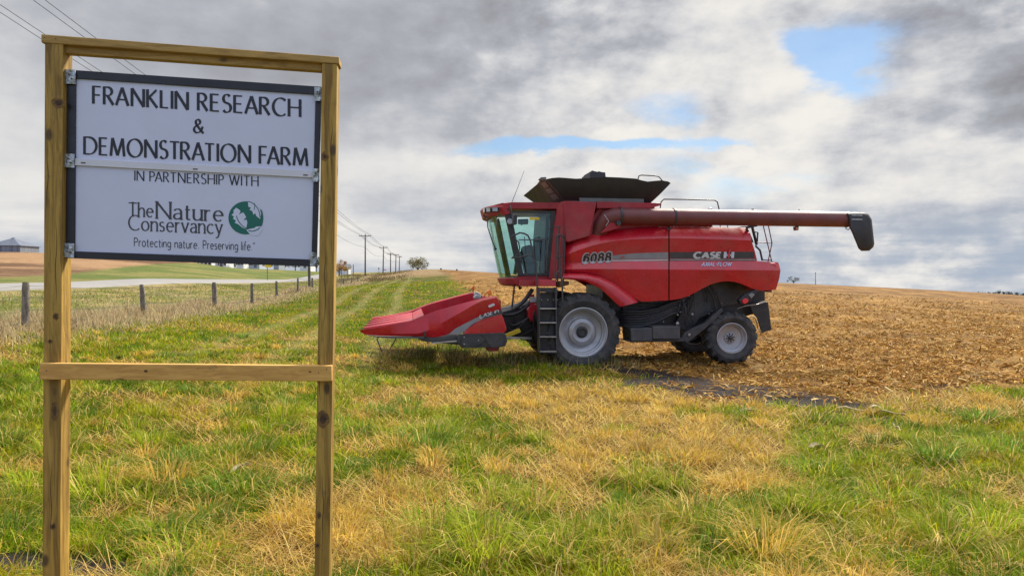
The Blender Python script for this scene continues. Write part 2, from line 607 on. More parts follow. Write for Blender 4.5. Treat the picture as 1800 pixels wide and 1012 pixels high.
def vnoise(x, y, seed=0):
    ix, iy = np.floor(x), np.floor(y)
    fx, fy = x - ix, y - iy
    fx, fy = fx * fx * (3 - 2 * fx), fy * fy * (3 - 2 * fy)
    a, b_ = _hash(ix, iy, seed), _hash(ix + 1, iy, seed)
    c, d = _hash(ix, iy + 1, seed), _hash(ix + 1, iy + 1, seed)
    return (a * (1 - fx) + b_ * fx) * (1 - fy) + (c * (1 - fx) + d * fx) * fy


def fbm(x, y, scale, oct=4, seed=0):
    x, y = np.asarray(x, float), np.asarray(y, float)
    s, amp, tot = 0.0, 1.0, 0.0
    f = 1.0 / scale
    for i in range(oct):
        s = s + amp * vnoise(x * f + 17.3 * i, y * f - 9.1 * i, seed + i)
        tot += amp
        amp *= 0.55
        f *= 2.03
    return s / tot


def sstep(x, a, b_):
    t = np.clip((x - a) / (b_ - a), 0, 1)
    return t * t * (3 - 2 * t)


# ------------------------------------------------------------------ combine frame of reference (needed by the terrain)
YAW = math.radians(9.0)
ROOT = at(1024, 642, 15.2)
UA = Vector((math.cos(YAW), math.sin(YAW), 0))
VA = Vector((-math.sin(YAW), math.cos(YAW), 0))


def cp(px, py, v):
    """local point of the combine: rearward, away, up; on the upright plane `v` metres behind the near tyres"""
    d = ray(px, py)
    o = CAM - ROOT
    t = (v - o.dot(VA)) / d.dot(VA)
    q = o + d * t
    return Vector((q.dot(UA), v, q.z))


def c2w(p):
    return ROOT + UA * p[0] + VA * p[1] + Vector((0, 0, p[2]))


# ------------------------------------------------------------------ terrain
CTRL = []


def ctl(px, py, depth):
    p = at(px, py, depth)
    CTRL.append((p.x, p.y, p.z))


for x, y, z in [(0, 0, 0), (0, 4, 0), (-3, 4, 0), (3, 4, 0), (-2.6, 3, 0), (5, 5, 0), (-6, 6, .04), (0, 8, -.08), (6, 9, -.16), (-5, 10, .08),
                (0, -6, 0), (-8, -6, .1), (8, -6, 0), (0, -30, .2), (-30, -20, .8), (30, -20, -.6), (-11.2, 11, .4), (-10.5, 5, .35),
                (-15, 16, .5), (-17, 26, .55)]:
    CTRL.append((x, y, z))
for q in (cp(1024, 642, 0.1), cp(1287, 640, 0.3)):
    for v in (0.2, 3.0):
        p = c2w((q.x, v, q.z))
        CTRL.append((p.x, p.y, p.z))
p = c2w((-3.5, 0, 0)); CTRL.append((p.x, p.y, p.z - .0))
p = c2w((-3.5, 4, 0)); CTRL.append((p.x, p.y, p.z + .05))
ctl(45, 585, 16); ctl(248, 560, 23); ctl(373, 543, 31); ctl(446, 535, 38); ctl(544, 508, 76)
ctl(0, 511, 38); ctl(0, 499, 47.6); ctl(250, 503, 55); ctl(250, 494.5, 64); ctl(545, 492, 151); ctl(545, 487.5, 170)
ctl(0, 486, 70); ctl(130, 487, 75); ctl(330, 476, 130); ctl(0, 462, 120); ctl(0, 443, 200); ctl(130, 446.5, 205); ctl(330, 460, 225); ctl(370, 466.5, 238); ctl(400, 471, 248); ctl(440, 472.5, 255)
ctl(540, 476.5, 262); ctl(610, 486, 150); ctl(640, 489, 132); ctl(680, 484, 190); ctl(700, 478, 260)
ctl(620, 506, 60); ctl(680, 495, 100); ctl(740, 488, 115); ctl(870, 501, 60); ctl(790, 490, 95)
ctl(740, 474, 150); ctl(870, 479.5, 150); ctl(1000, 484.5, 150); ctl(1200, 491, 145); ctl(1380, 497.5, 140); ctl(1560, 505.5, 145); ctl(1700, 513, 160); ctl(1800, 520.5, 175)
ctl(1960, 530, 190)
ctl(1800, 560, 44); ctl(1800, 600, 24); ctl(1800, 690, 10.9); ctl(1500, 560, 36); ctl(1450, 600, 24); ctl(1000, 520, 48); ctl(1200, 525, 48); ctl(1600, 525, 75)
# behind the crest the land falls out of sight
for px, py, d in ((-300, 470, 420), (0, 470, 420), (200, 478, 430), (440, 492, 480), (640, 500, 480), (800, 500, 380), (1000, 505, 380), (1250, 512, 380), (1500, 522, 380),
                  (1700, 530, 400), (1900, 540, 400)):
    ctl(px, py, d)
for a in range(0, 360, 30):
    for R_ in (900, 2600):
        x, y = R_ * math.sin(math.radians(a)), R_ * math.cos(math.radians(a))
        CTRL.append((x, y, -22.0 if R_ == 900 else -62.0))
for a in (90, 120, 150, 180, 210, 240, 270):
    CTRL.append((150 * math.sin(math.radians(a)), 150 * math.cos(math.radians(a)), 0.5 if a > 170 else -5.0))
CTRL = np.array(CTRL)


def _warp(x, y):                 # work in log-radius space so near and far points share one smooth surface
    r = np.hypot(x, y)
    k = np.log1p(r / 6.0) / np.maximum(r, 1e-6) * 6.0
    return x * k, y * k


def _phi(r2): return np.sqrt(r2 + 0.8 ** 2)


_cx, _cy = _warp(CTRL[:, 0], CTRL[:, 1])
_r = CTRL[:, 2]
_A = _phi((_cx[:, None] - _cx[None]) ** 2 + (_cy[:, None] - _cy[None]) ** 2)
_n = len(_cx)
_Pm = np.c_[np.ones(_n), _cx, _cy]
_K = np.zeros((_n + 3, _n + 3))
_K[:_n, :_n] = _A + np.eye(_n) * 1e-6
_K[:_n, _n:] = _Pm
_K[_n:, :_n] = _Pm.T
# heights are fitted as heights divided by distance, which keeps the sight lines smooth
_sc = 1.0 / (1.0 + np.hypot(CTRL[:, 0], CTRL[:, 1]) / 8.0)
_W = np.linalg.solve(_K, np.r_[_r * _sc, 0, 0, 0])


def ground(x, y):
    x, y = np.atleast_1d(np.asarray(x, float)), np.atleast_1d(np.asarray(y, float))
    out = np.empty(len(x))
    for i in range(0, len(x), 40000):
        xs, ys = x[i:i + 40000], y[i:i + 40000]
        wx, wy = _warp(xs, ys)
        ph = _phi((wx[:, None] - _cx[None]) ** 2 + (wy[:, None] - _cy[None]) ** 2)
        z = ph @ _W[:_n] + _W[_n] + _W[_n + 1] * wx + _W[_n + 2] * wy
        rr = np.hypot(xs, ys)
        z = z * (1.0 + rr / 8.0)
        near = np.exp(-(rr / 14.0) ** 2)
        z += (fbm(xs, ys, 1.6, 3, 5) - 0.5) * 0.12 * near + (fbm(xs, ys, 9, 2, 9) - 0.5) * 0.18 * np.exp(-(rr / 60.0) ** 2) * (rr > 22)
        out[i:i + 40000] = z
    return out


def gz(x, y): return float(ground([x], [y])[0])


def gp(px, py, d0=1.0, d1=260.0):
    """first ground point seen at a pixel"""
    d = ray(px, py)
    t = np.geomspace(d0, d1, 500)
    P = np.array(CAM)[None] + np.array(d / d.y)[None] * t[:, None]
    g = ground(P[:, 0], P[:, 1])
    k = np.argmax(P[:, 2] < g)
    if P[k, 2] >= g[k]: k = len(t) - 1
    return float(P[k, 0]), float(P[k, 1])


# the fence runs beside the lane, the road beyond it
FDIR = Vector((-0.148, 1.0, 0)).normalized()


def fence_x(y): return -9.55 - 0.146 * y


def side(x, y): return (fence_x(y) - x) * FDIR.y      # metres to the left of the fence


FE_Y = np.array([-5, 10.0, 14, 15, 30, 45, 110, 200, 400, 3000.])
FE_X = np.array([3.3, 3.2, 2.7, 2.0, -0.4, -3.0, -10.8, -25, -60, -600.])
FN_X = np.array([-50, 3.0, 4.4, 8.5, 15, 30, 3000.])
FN_Y = np.array([9.8, 10.3, 10.2, 10.9, 12.0, 14.5, 700.])


def field_amt(x, y):
    w = (fbm(x, y, 1.0, 4, 21) - 0.5) * 4.2
    s1 = np.interp(y, FE_Y, FE_X)
    s2 = np.interp(x, FN_X, FN_Y)
    k = 1.0 + np.hypot(x, y) * 0.012
    return sstep(np.minimum((x - s1), (y - s2)) / k + w * 0.55, -0.35, 0.55)


def soil_amt(x, y):
    tot = 0
    for a, b_, w, am in (((1100, 652), (1210, 668), .70, 1.1), ((1180, 674), (1400, 702), .95, 1.35), ((1200, 690), (1360, 712), .40, 1.0), ((1370, 698), (1500, 716), .50, 1.1), ((1470, 726), (1560, 736), .18, .8), ((20, 990), (200, 1000), .22, .8), ((1640, 676), (1760, 684), .25, .7)):
        p0, p1 = np.array(gp(*a)), np.array(gp(*b_))
        dv = p1 - p0
        t = np.clip(((x - p0[0]) * dv[0] + (y - p0[1]) * dv[1]) / (dv @ dv), 0, 1)
        d = np.hypot(x - p0[0] - t * dv[0], y - p0[1] - t * dv[1])
        tot = np.maximum(tot, am * np.exp(-(d / w) ** 2))
    n = fbm(x, y, 0.55, 4, 33)
    return np.clip(sstep(tot + (n - 0.5) * 0.9, 0.40, 0.75), 0, 1)


DRY_SUNLIT = [(gp(1000, 715), 2.3, 1.6), (gp(900, 690), 1.6, .9), (gp(1150, 760), 1.1, 1.1), (gp(1230, 800), .6, .9), (gp(780, 640), 1.5, .8), (gp(600, 905), .55, 1.0), (gp(1310, 850), .4, 1.0), (gp(520, 960), .6, 1.0),
       (gp(640, 960), .5, 1.0), (gp(1000, 830), .5, .8), (gp(260, 900), .4, .4), (gp(130, 830), .5, .5), (gp(1700, 860), .5, .7), (gp(1500, 990), .4, .5), (gp(430, 850), .4, .6), (gp(850, 820), .35, .6), (gp(1650, 705), 1.2, .9), (gp(700, 620), 1.0, .5)]  # straw blobs: dry ground, and the central sunlit patch put into the colour
WET = [(gp(760, 790), .55, .9), (gp(860, 860), .4, 1.1), (gp(850, 960), .45, 1.0), (gp(1440, 890), .5, 1.0), (gp(1250, 950), .5, .8), (gp(180, 855), .5, 1.0), (gp(270, 780), .4, .9), (gp(420, 850), .25, .9), (gp(1380, 790), 1.0, .7),
       (gp(1550, 840), .8, .8), (gp(1750, 790), .9, .9), (gp(680, 760), .8, .6), (gp(1140, 830), .5, .9), (gp(640, 690), .8, .6), (gp(1640, 950), .5, .7), (gp(300, 600), 2.5, .9), (gp(620, 570), 3.0, .7), (gp(480, 690), .8, .6), (gp(30, 700), 1.3, .8), (gp(1010, 960), .3, .5), (gp(1160, 800), .4, .5), (gp(1420, 740), .5, .6)]


def green_amt(x, y):
    g = 0.58 + (fbm(x, y, 1.3, 4, 41) - 0.5) * 1.7 + (fbm(x, y, 0.40, 3, 45) - 0.5) * 1.25
    for (cx_, cy_), r, a in DRY_SUNLIT:
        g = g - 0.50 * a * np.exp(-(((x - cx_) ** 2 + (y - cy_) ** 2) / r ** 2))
    for (cx_, cy_), r, a in WET:
        g = g + 0.45 * a * np.exp(-(((x - cx_) ** 2 + (y - cy_) ** 2) / r ** 2))
    lane = sstep(y, 14, 24) * (x < 2)
    return np.clip(g * (1 - 0.4 * lane) + 0.30 * lane, 0, 1)


def track_amt(x, y):
    s = side(x, y)
    w = (fbm(x * 0, y, 7, 2, 3) - 0.5) * 0.6
    t = 0
    for c in (4.6, 6.3, 8.3):
        t = np.maximum(t, np.exp(-((-s - c + w) / 0.34) ** 2))
    return t * sstep(y, 9, 18) * (0.75 + 0.6 * fbm(x, y, 1.2, 2, 8))


C_green = np.array([0.165, 0.270, 0.007])
C_green2 = np.array([0.080, 0.175, 0.007])
C_yel = np.array([0.47, 0.36, 0.012])
C_straw = np.array([0.62, 0.385, 0.060])
C_pale = np.array([0.66, 0.50, 0.17])
C_brown = np.array([0.20, 0.115, 0.045])
C_soil = np.array([0.034, 0.028, 0.027])


def lerp(a, b_, t): return a + (b_ - a) * t[..., None]


def ground_tint(x, y):
    g = green_amt(x, y)
    n = fbm(x, y, 0.5, 3, 61)
    c = lerp(C_straw * 0.22, C_green * 0.24, sstep(g, 0.30, 0.70))  # base under the blades darkened to paint in shade between clumps
    c = lerp(c, np.broadcast_to(C_brown, c.shape), 0.55 * sstep(n, 0.5, 0.75))
    c = lerp(c, np.broadcast_to(np.array([.27, .25, .09]), c.shape), 0.38 * np.clip(track_amt(x, y), 0, 1))
    f = field_amt(x, y)
    n2 = fbm(x, y, 2.2, 4, 71)
    n3 = fbm(x * 0.25 + y * 0.05, y, 6.0, 3, 73)
    fc = lerp(np.array([0.150, 0.078, 0.022]) * np.ones(3), np.broadcast_to(np.array([0.31, 0.175, 0.050]), c.shape), sstep(n2, 0.3, 0.7))
    fc = lerp(fc, np.broadcast_to(np.array([0.13, 0.070, 0.026]), c.shape), 0.6 * sstep(n3, 0.5, 0.72))
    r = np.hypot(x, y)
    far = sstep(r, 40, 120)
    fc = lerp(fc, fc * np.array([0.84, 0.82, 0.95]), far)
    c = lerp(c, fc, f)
    so = soil_amt(x, y)
    c = lerp(c, np.broadcast_to(C_soil, c.shape), so)
    # left of the fence: rough dry verge, then beyond the road green strip and harvested hill
    s = side(x, y)
    verge = sstep(s, -0.6, 0.8)
    vc = lerp(np.array([0.26, 0.20, 0.085]) * np.ones(3), np.broadcast_to(np.array([0.12, 0.125, 0.035]), c.shape), sstep(fbm(x, y, 3.0, 3, 81), 0.40, 0.62))
    c = lerp(c, vc, verge)
    grn = sstep(s, 13, 15)
    gc = lerp(np.array([0.090, 0.115, 0.028]) * np.ones(3), np.broadcast_to(np.array([0.16, 0.150, 0.048]), c.shape), sstep(fbm(x, y, 9, 3, 83), 0.4, 0.65))
    c = lerp(c, gc, grn)
    px = x / np.maximum(y, 0.1)
    edge = np.interp(px, [-2, -.78, -.67, -.49, -.40, -.25], [40, 33, 36, 57, 75, 190])
    hill = sstep(s - edge, -2, 2) * (y > 0)
    hc = lerp(np.array([0.27, 0.165, 0.088]) * np.ones(3), np.broadcast_to(np.array([0.115, 0.064, 0.036]), c.shape), sstep(fbm(x * 0.30, y, 14, 5, 85), 0.45, 0.62))
    c = lerp(c, hc, hill)
    # strip of grass on the far hill right of the lane and rough bank at its end
    bank = sstep(r, 112, 130) * (1 - f) * (s < 0)
    c = lerp(c, np.broadcast_to(np.array([0.21, 0.145, 0.075]), c.shape), bank)
    return c


def terrain():
    ang = np.concatenate([np.arange(-62, 62, 0.22), np.arange(62, 298, 3.0)])
    ang = np.radians(ang)
    rad = np.concatenate([[0.25], np.geomspace(0.8, 3000, 300)])
    A, R_ = np.meshgrid(ang, rad)
    x, y = (R_ * np.sin(A)).ravel(), (R_ * np.cos(A)).ravel()
    z = ground(x, y)
    na, nr = len(ang), len(rad)
    i = np.arange(nr - 1)[:, None] * na
    j = np.arange(na)[None]
    j2 = (j + 1) % na
    q = np.stack([i + j, i + na + j, i + na + j2, i + j2], -1).reshape(-1, 4)
    V = np.c_[x, y, z]
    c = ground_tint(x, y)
    V = np.r_[V, [[0, 0, gz(0, 0)]]]
    c = np.r_[c, c[:1]]
    t = np.stack([np.full(na, len(V) - 1), np.arange(na), (np.arange(na) + 1) % na], -1)
    q = q[:, ::-1]
    t = t[:, ::-1]
    m = bpy.data.materials.new('ground_cover')
    m.use_nodes = True
    b = NB(m.node_tree)
    bs = m.node_tree.nodes['Principled BSDF']
    co = b.n('ShaderNodeTexCoord').outputs['Object']
    a = b.n('ShaderNodeAttribute', attribute_name='tint').outputs['Color']
    mp = b.n('ShaderNodeMapping')
    mp.inputs['Scale'].default_value = (1, 1, 0.3)
    b.put(mp.inputs[0], co)
    n1 = b.noise(mp.outputs[0], 26.0, 5, 0.7)
    n2 = b.noise(mp.outputs[0], 5.0, 5, 0.7)
    n3 = b.noise(mp.outputs[0], 0.9, 6, 0.7)
    k = b.add(b.ss(n1, 0.3, 0.7, -0.32, 0.32), b.add(b.ss(n2, 0.3, 0.7, -0.30, 0.30), b.ss(n3, 0.3, 0.7, -0.22, 0.22)))
    c_ = b.vm('SCALE', a, b.add(k, 1.0))
    b.put(bs.inputs['Base Color'], c_)
    bs.inputs['Roughness'].default_value = 0.95
    bs.inputs['Specular IOR Level'].default_value = 0.1
    bp = b.n('ShaderNodeBump')
    bp.inputs['Strength'].default_value = 0.8
    bp.inputs['Distance'].default_value = 0.05
    b.put(bp.inputs['Height'], b.add(n1, b.mul(n2, 1.5)))
    b.put(bs.inputs['Normal'], bp.outputs[0])
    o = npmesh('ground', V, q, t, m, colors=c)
    o.data.polygons.foreach_set('use_smooth', [True] * len(o.data.polygons))
    tag(o, kind='structure')


terrain()


def sheet(name, pts, width, material, lift=0.03, n=120):
    """a strip lying on the ground along a line of (x, y)"""
    pts = np.array(pts, float)
    seg = np.r_[0, np.cumsum(np.hypot(*np.diff(pts, axis=0).T))]
    t = np.linspace(0, seg[-1], n)
    x, y = np.interp(t, seg, pts[:, 0]), np.interp(t, seg, pts[:, 1])
    dx, dy = np.gradient(x), np.gradient(y)
    L = np.hypot(dx, dy)
    nx, ny = -dy / L, dx / L
    G = []
    for k in (-0.53, -0.5, -0.33, -0.16, 0, 0.16, 0.33, 0.5, 0.53):
        wv = width if np.isscalar(width) else np.interp(t, seg, width)
        X, Y = x + nx * k * wv, y + ny * k * wv
        crown = 0.10 * (1 - (2 * k) ** 2) if abs(k) < .51 else -0.35
        G.append([Vector(p) for p in zip(X, Y, ground(X, Y) + lift + crown)])
    mb = MB()
    mb.grid(G)
    o = mb.build(name, material, smooth=60)
    return tag(o, kind='structure')


M_road = mat('pale_gravel', (0.22, 0.212, 0.205), 0.9, var=0.10, scale=0.5, dirt=(0.22, 0.20, 0.18), dirt_amt=0.5, bump=0.4, bscale=12)
sheet('road', [(fence_x(y) - 16.9, y) for y in (-60, 0, 30, 60, 100, 160, 230, 330)], 5.2, M_road, lift=0.10, n=200)

# ------------------------------------------------------------------ grass and litter (stuff nobody could count)


def blades(name, x, y, h, w, lean, head, col, material, curl=0.5, droop=0.0, jitter=0.18, z0=None, kind='stuff', tipcol=None):
    """x, y: roots; h: length; w: width; lean: tilt from upright (rad); head: direction of the lean"""
    n = len(x)
    z = ground(x, y) - 0.008 if z0 is None else z0
    root = np.c_[x, y, z]
    d = np.c_[np.cos(head), np.sin(head), np.zeros(n)]
    tw = head + PI / 2 + rng.normal(0, 0.7, n)
    sd = np.c_[np.cos(tw), np.sin(tw), np.zeros(n)]
    l1 = lean
    l2 = np.clip(lean + curl * (0.4 + rng.random(n)), 0, 1.50 + droop)
    up = np.array([0, 0, 1.0])
    s1 = d * np.sin(l1)[:, None] + up * np.cos(l1)[:, None]
    s2 = d * np.sin(l2)[:, None] + up * np.cos(l2)[:, None]
    p1 = root + s1 * (h * 0.55)[:, None]
    p2 = p1 + s2 * (h * 0.45)[:, None]
    V = np.empty((n, 5, 3))
    V[:, 0] = root - sd * (w * 0.5)[:, None]
    V[:, 1] = root + sd * (w * 0.5)[:, None]
    V[:, 2] = p1 + sd * (w * 0.42)[:, None]
    V[:, 3] = p1 - sd * (w * 0.42)[:, None]
    V[:, 4] = p2
    base = np.arange(n)[:, None] * 5
    q = base + np.array([[0, 1, 2, 3]])
    t = base + np.array([[3, 2, 4]])
    j = 1 + rng.normal(0, jitter, (n, 1))
    c = np.clip(col * j * (1 + rng.normal(0, 0.05, (n, 3))), 0.004, 0.8)
    Cc = np.repeat(c[:, None], 5, 1)
    if tipcol is not None:
        Cc[:, 4] = tipcol
        Cc[:, 2:4] = 0.6 * Cc[:, 2:4] + 0.4 * tipcol[:, None]
    o = npmesh(name, V.reshape(-1, 3), q, t, material, colors=Cc.reshape(-1, 3))
    return tag(o, kind=kind)


def scatter(n, d0, d1, spread=1.18, power=0.0):
    """points ahead of the camera, as many per pixel near as far"""
    u = rng.random(n)
    if power == 0: d = d0 * (d1 / d0) ** u
    else: d = (d0 ** power + u * (d1 ** power - d0 ** power)) ** (1 / power)
    x = d * spread * rng.uniform(-1, 1, n)
    return x, d


def keep(mask, *arr): return [a[mask] for a in arr]


def grass():
    # thatch: short lying straws
    x, y = scatter(185000, 2.9, 26)
    m = (side(x, y) < 0.5) & (rng.random(len(x)) > field_amt(x, y) * 0.95) & (rng.random(len(x)) > 0.97 * soil_amt(x, y))
    g = green_amt(x, y)
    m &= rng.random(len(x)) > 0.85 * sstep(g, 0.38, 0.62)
    x, y, g = keep(m, x, y, g)
    n = len(x)
    r = rng.random(n)
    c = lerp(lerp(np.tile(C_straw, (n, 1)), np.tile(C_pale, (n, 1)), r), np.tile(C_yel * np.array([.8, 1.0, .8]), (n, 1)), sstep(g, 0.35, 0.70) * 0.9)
    c = lerp(c, np.tile(C_brown * 1.2, (n, 1)), (rng.random(n) < 0.16) * 1.0)
    c = c * (0.55 + 0.85 * fbm(x, y, 0.28, 3, 131))[:, None]  # brown share and this patchy darkening paint in shade between clumps
    blades('straw_thatch', x, y, rng.uniform(0.05, 0.20, n) * (1 + 0.02 * y), 0.0022 + 0.00075 * y * rng.uniform(0.6, 1.2, n), rng.uniform(0.7, 1.45, n), rng.uniform(0, 2 * PI, n), c, M_grass, curl=0.3,
           z0=ground(x, y) + rng.uniform(-0.005, 0.03, n))
    # short green growth
    x, y = scatter(480000, 2.9, 75)
    g = green_amt(x, y)
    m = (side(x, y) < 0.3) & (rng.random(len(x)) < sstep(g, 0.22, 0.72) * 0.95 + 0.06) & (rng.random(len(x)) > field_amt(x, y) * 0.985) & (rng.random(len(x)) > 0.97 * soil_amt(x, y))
    x, y, g = keep(m, x, y, g)
    n = len(x)
    hue = fbm(x, y, 0.9, 3, 91)
    c = lerp(np.tile(C_green, (n, 1)), np.tile(C_green2, (n, 1)), sstep(hue, 0.5, 0.72))
    c = lerp(c, np.tile(C_yel * 1.05, (n, 1)), np.clip(sstep(hue, 0.55, 0.30) * 0.45 + rng.random(n) * 0.20, 0, 1))
    c = lerp(c, np.tile(C_straw, (n, 1)), (rng.random(n) < 0.08) * 0.9)
    c = lerp(c, np.tile(np.array([.36, .33, .10]), (n, 1)), np.clip(track_amt(x, y), 0, 1) * 0.55)
    c = c * (0.45 + 1.05 * fbm(x, y, 0.30, 3, 133))[:, None]  # light and dark patches put into the colour for shaded gaps in the grass
    hh = rng.uniform(0.045, 0.15, n) * (0.7 + 0.6 * fbm(x, y, 0.6, 2, 95)) * (1 - 0.5 * np.clip(track_amt(x, y), 0, 1))
    blades('short_grass', x, y, hh * (1 + 0.006 * y), 0.0028 + 0.0009 * y * rng.uniform(0.6, 1.2, n), np.abs(rng.normal(0.35, 0.3, n)), rng.uniform(0, 2 * PI, n), c, M_grass, curl=0.7)
    # tufts, each its own lean of longer arching blades
    T = 3100
    tx, ty = scatter(T, 2.9, 19, power=0.6)
    tg = green_amt(tx, ty)
    m = (side(tx, ty) < -0.5) & (field_amt(tx, ty) < 0.4) & (soil_amt(tx, ty) < 0.4) & (rng.random(T) < np.clip(0.20 + sstep(tg, 0.35, 0.8) + (tg < 0.3) * 0.2, 0, 1) * np.exp(-(ty / 15) ** 4))
    tx, ty, tg = keep(m, tx, ty, tg)
    extra = [(860, 985, 1, 1.3), (760, 950, 1, 1.1), (870, 880, 1, 1.0), (740, 870, 1, .9), (940, 890, 1, .9), (755, 785, 2, 1.2), (265, 790, 1, 1.2), (285, 850, 0, 1.2), (180, 870, 1, 1.3), (420, 870, 2, 1.2), (430, 800, 2, 1.2), (520, 930, 0, 1.2), (590, 960, 0, 1.1),
             (1440, 905, 1, 1.2), (1060, 960, 1, 1.2), (1130, 990, 0, 1.2), (1250, 960, 2, 1.2), (1310, 865, 0, 1.1), (1225, 815, 0, 1.2), (1180, 860, 1, 1.0), (1560, 880, 1, 1.0), (1640, 810, 2, 1.1), (1760, 800, 2, 1.2), (1660, 960, 1, 1.1), (1230, 930, 1, 1.2), (980, 990, 1, 1.2), (1350, 985, 0, 1.2),
             (680, 890, 0, 1.0), (700, 990, 0, 1.2), (1740, 940, 1, 1.1), (1480, 980, 1, 1.1), (330, 985, 1, 1.0), (360, 1005, 1, .9), (1430, 740, 2, 1.0), (1120, 845, 1, .9), (1160, 950, 0, 1.1), (500, 740, 1, 1.2), (590, 760, 1, 1.0), (1720, 740, 2, 1.0), (1390, 900, 1, 1.0), (1090, 760, 1, .8), (1590, 780, 1, .9)]
    ex = [gp(a, b_, 2.0, 30) for a, b_, _, _ in extra]
    ekind = np.array([e[2] for e in extra])
    esz = np.array([e[3] for e in extra])
    kind = np.where(tg > 0.48, 1, 0)
    kind = np.where((kind == 1) & (rng.random(len(tx)) < 0.3), 2, kind)
    kind = np.where((kind == 1) & (rng.random(len(tx)) < 0.15), 0, kind)
    tx = np.r_[tx, [e[0] for e in ex]]
    ty = np.r_[ty, [e[1] for e in ex]]
    kind = np.r_[kind, ekind]
    size = np.r_[rng.uniform(0.35, 0.95, len(tx) - len(ex)), esz * 1.1]
    X, Y, H, L, A, Cc, W = [], [], [], [], [], [], []
    for i in range(len(tx)):
        nb = int(rng.uniform(110, 190) * size[i] * (1.4 if i >= len(tx) - len(ex) else 1))
        rr = 0.13 * size[i] * np.sqrt(rng.random(nb)) * rng.uniform(0.7, 1.3)
        aa = rng.uniform(0, 2 * PI, nb)
        wind = rng.uniform(0, 2 * PI)
        X.append(tx[i] + rr * np.cos(aa) * 1.3)
        Y.append(ty[i] + rr * np.sin(aa))
        H.append(rng.uniform(0.10, 0.33, nb) * size[i] * (0.75 + 0.5 * rng.random()))
        L.append(np.clip(np.abs(rng.normal(0.30, 0.28, nb)) + rr * 2.6, 0, 1.4))
        A.append(aa + rng.normal(0, 0.5, nb) + 0.4 * np.sin(wind - aa))
        W.append((0.0036 + 0.0007 * ty[i]) * rng.uniform(0.6, 1.3, nb))
        k = kind[i]
        if k == 0: c0, c1, fr = C_straw, C_pale, 0.15
        elif k == 1: c0, c1, fr = C_green * 1.15, C_yel * np.array([.85, 1.05, .9]), 0.16
        else: c0, c1, fr = C_green2 * 1.15 + np.array([0, 0, 0.02]), C_green, 0.12
        mixv = np.clip(rng.normal(0.35, 0.3, nb), 0, 1)
        c = c0 + (c1 - c0) * mixv[:, None]
        c = c * rng.uniform(.65, 1.2)
        st = rng.random(nb) < fr
        c[st] = (C_pale if k else C_yel * 0.9)
        Cc.append(c)
    X, Y, H, L, A, W = map(np.concatenate, (X, Y, H, L, A, W))
    Cc = np.concatenate(Cc)
    tip = Cc * 0.85 + 0.15 * C_pale
    blades('grass_tufts', X, Y, H, W, L, A, Cc, M_grass, curl=0.9, droop=0.5, tipcol=tip)
    # long loose straws, bleached
    x, y = scatter(19000, 2.9, 11)
    m = (rng.random(len(x)) > 0.8 * sstep(green_amt(x, y), .4, .65)) & (field_amt(x, y) < 0.4) & (soil_amt(x, y) < 0.75)
    x, y = keep(m, x, y)
    n = len(x)
    c = lerp(np.tile(C_pale, (n, 1)), np.tile(np.array([0.40, 0.24, 0.09]), (n, 1)), rng.random(n))
    blades('loose_straw', x, y, rng.uniform(0.15, 0.38, n), 0.0024 + 0.0006 * y, rng.uniform(0.85, 1.45, n), rng.uniform(0, 2 * PI, n), c, M_grass, curl=0.25, z0=ground(x, y) + rng.uniform(0.0, 0.05, n))
    # tall dry growth along the fence and on the verge beyond it
    n0 = 90000
    y = 5.5 * (150 / 5.5) ** rng.random(n0)
    s = np.where(rng.random(n0) < 0.5, rng.normal(0.35, 1.0, n0), rng.uniform(-0.3, 12.5, n0))
    x = fence_x(y) - s
    px = x / y
    m = (px > -1.05)
    x, y, s = keep(m, x, y, s)
    n = len(x)
    nz = fbm(x, y, 2.5, 3, 101)
    c = lerp(np.tile(np.array([0.52, 0.42, 0.24]), (n, 1)), np.tile(np.array([0.27, 0.25, 0.06]), (n, 1)), sstep(s, 0.8, 4.5) * sstep(nz, 0.35, 0.6))
    c = lerp(c, np.tile(np.array([0.20, 0.125, 0.07]), (n, 1)), (rng.random(n) < 0.22) * 0.8)
    c = lerp(c, np.tile(C_green, (n, 1)), ((rng.random(n) < 0.35) & (s > 1.2)) * 0.8)
    close = np.exp(-((s - .35) / 1.2) ** 2)
    nb = fbm(x, y, 4.5, 3, 103)
    h = (0.13 + 0.40 * close * sstep(nb, 0.36, 0.70) * (0.4 + 0.9 * nz)) * rng.uniform(0.4, 1.4, n)
    blades('verge_grass', x, y, h, 0.004 + 0.0009 * y * rng.uniform(0.6, 1.1, n), np.abs(rng.normal(0.28, 0.22, n)), rng.uniform(0, 2 * PI, n), c, M_grass, curl=0.5)
    # dry weed stems standing under and before the corn head
    P0 = np.array([gp(a, c_) for a, c_ in ((700, 628), (770, 632), (830, 636), (880, 640), (930, 640), (800, 622), (860, 626), (740, 622), (980, 642), (1075, 645))])
    k = rng.integers(0, len(P0), 1500)
    x, y = P0[k, 0] + rng.normal(0, .32, 1500), P0[k, 1] + rng.normal(0, .40, 1500)
    n = 1500
    c = lerp(np.tile(np.array([.36, .28, .14]), (n, 1)), np.tile(np.array([.12, .15, .045]), (n, 1)), (rng.random(n) < .45) * 1.0)
    blades('weed_stems', x, y, rng.uniform(.10, .42, n), rng.uniform(.008, .016, n), np.abs(rng.normal(.25, .25, n)), rng.uniform(0, 2 * PI, n), c, M_grass, curl=.5)
    # rough growth on the bank where the lane ends
    n = 14000
    y = rng.uniform(108, 175, n)
    px = rng.uniform(585, 735, n)
    x = (px - CX) / F * y
    nz = fbm(x, y, 6, 3, 111)
    m = (rng.random(n) < sstep(nz, 0.35, 0.7) * sstep(px + 40 * (nz - .5), 745, 665)) & (field_amt(x, y) < 0.7) & (side(x, y) < 9)
    x, y = keep(m, x, y)
    n = len(x)
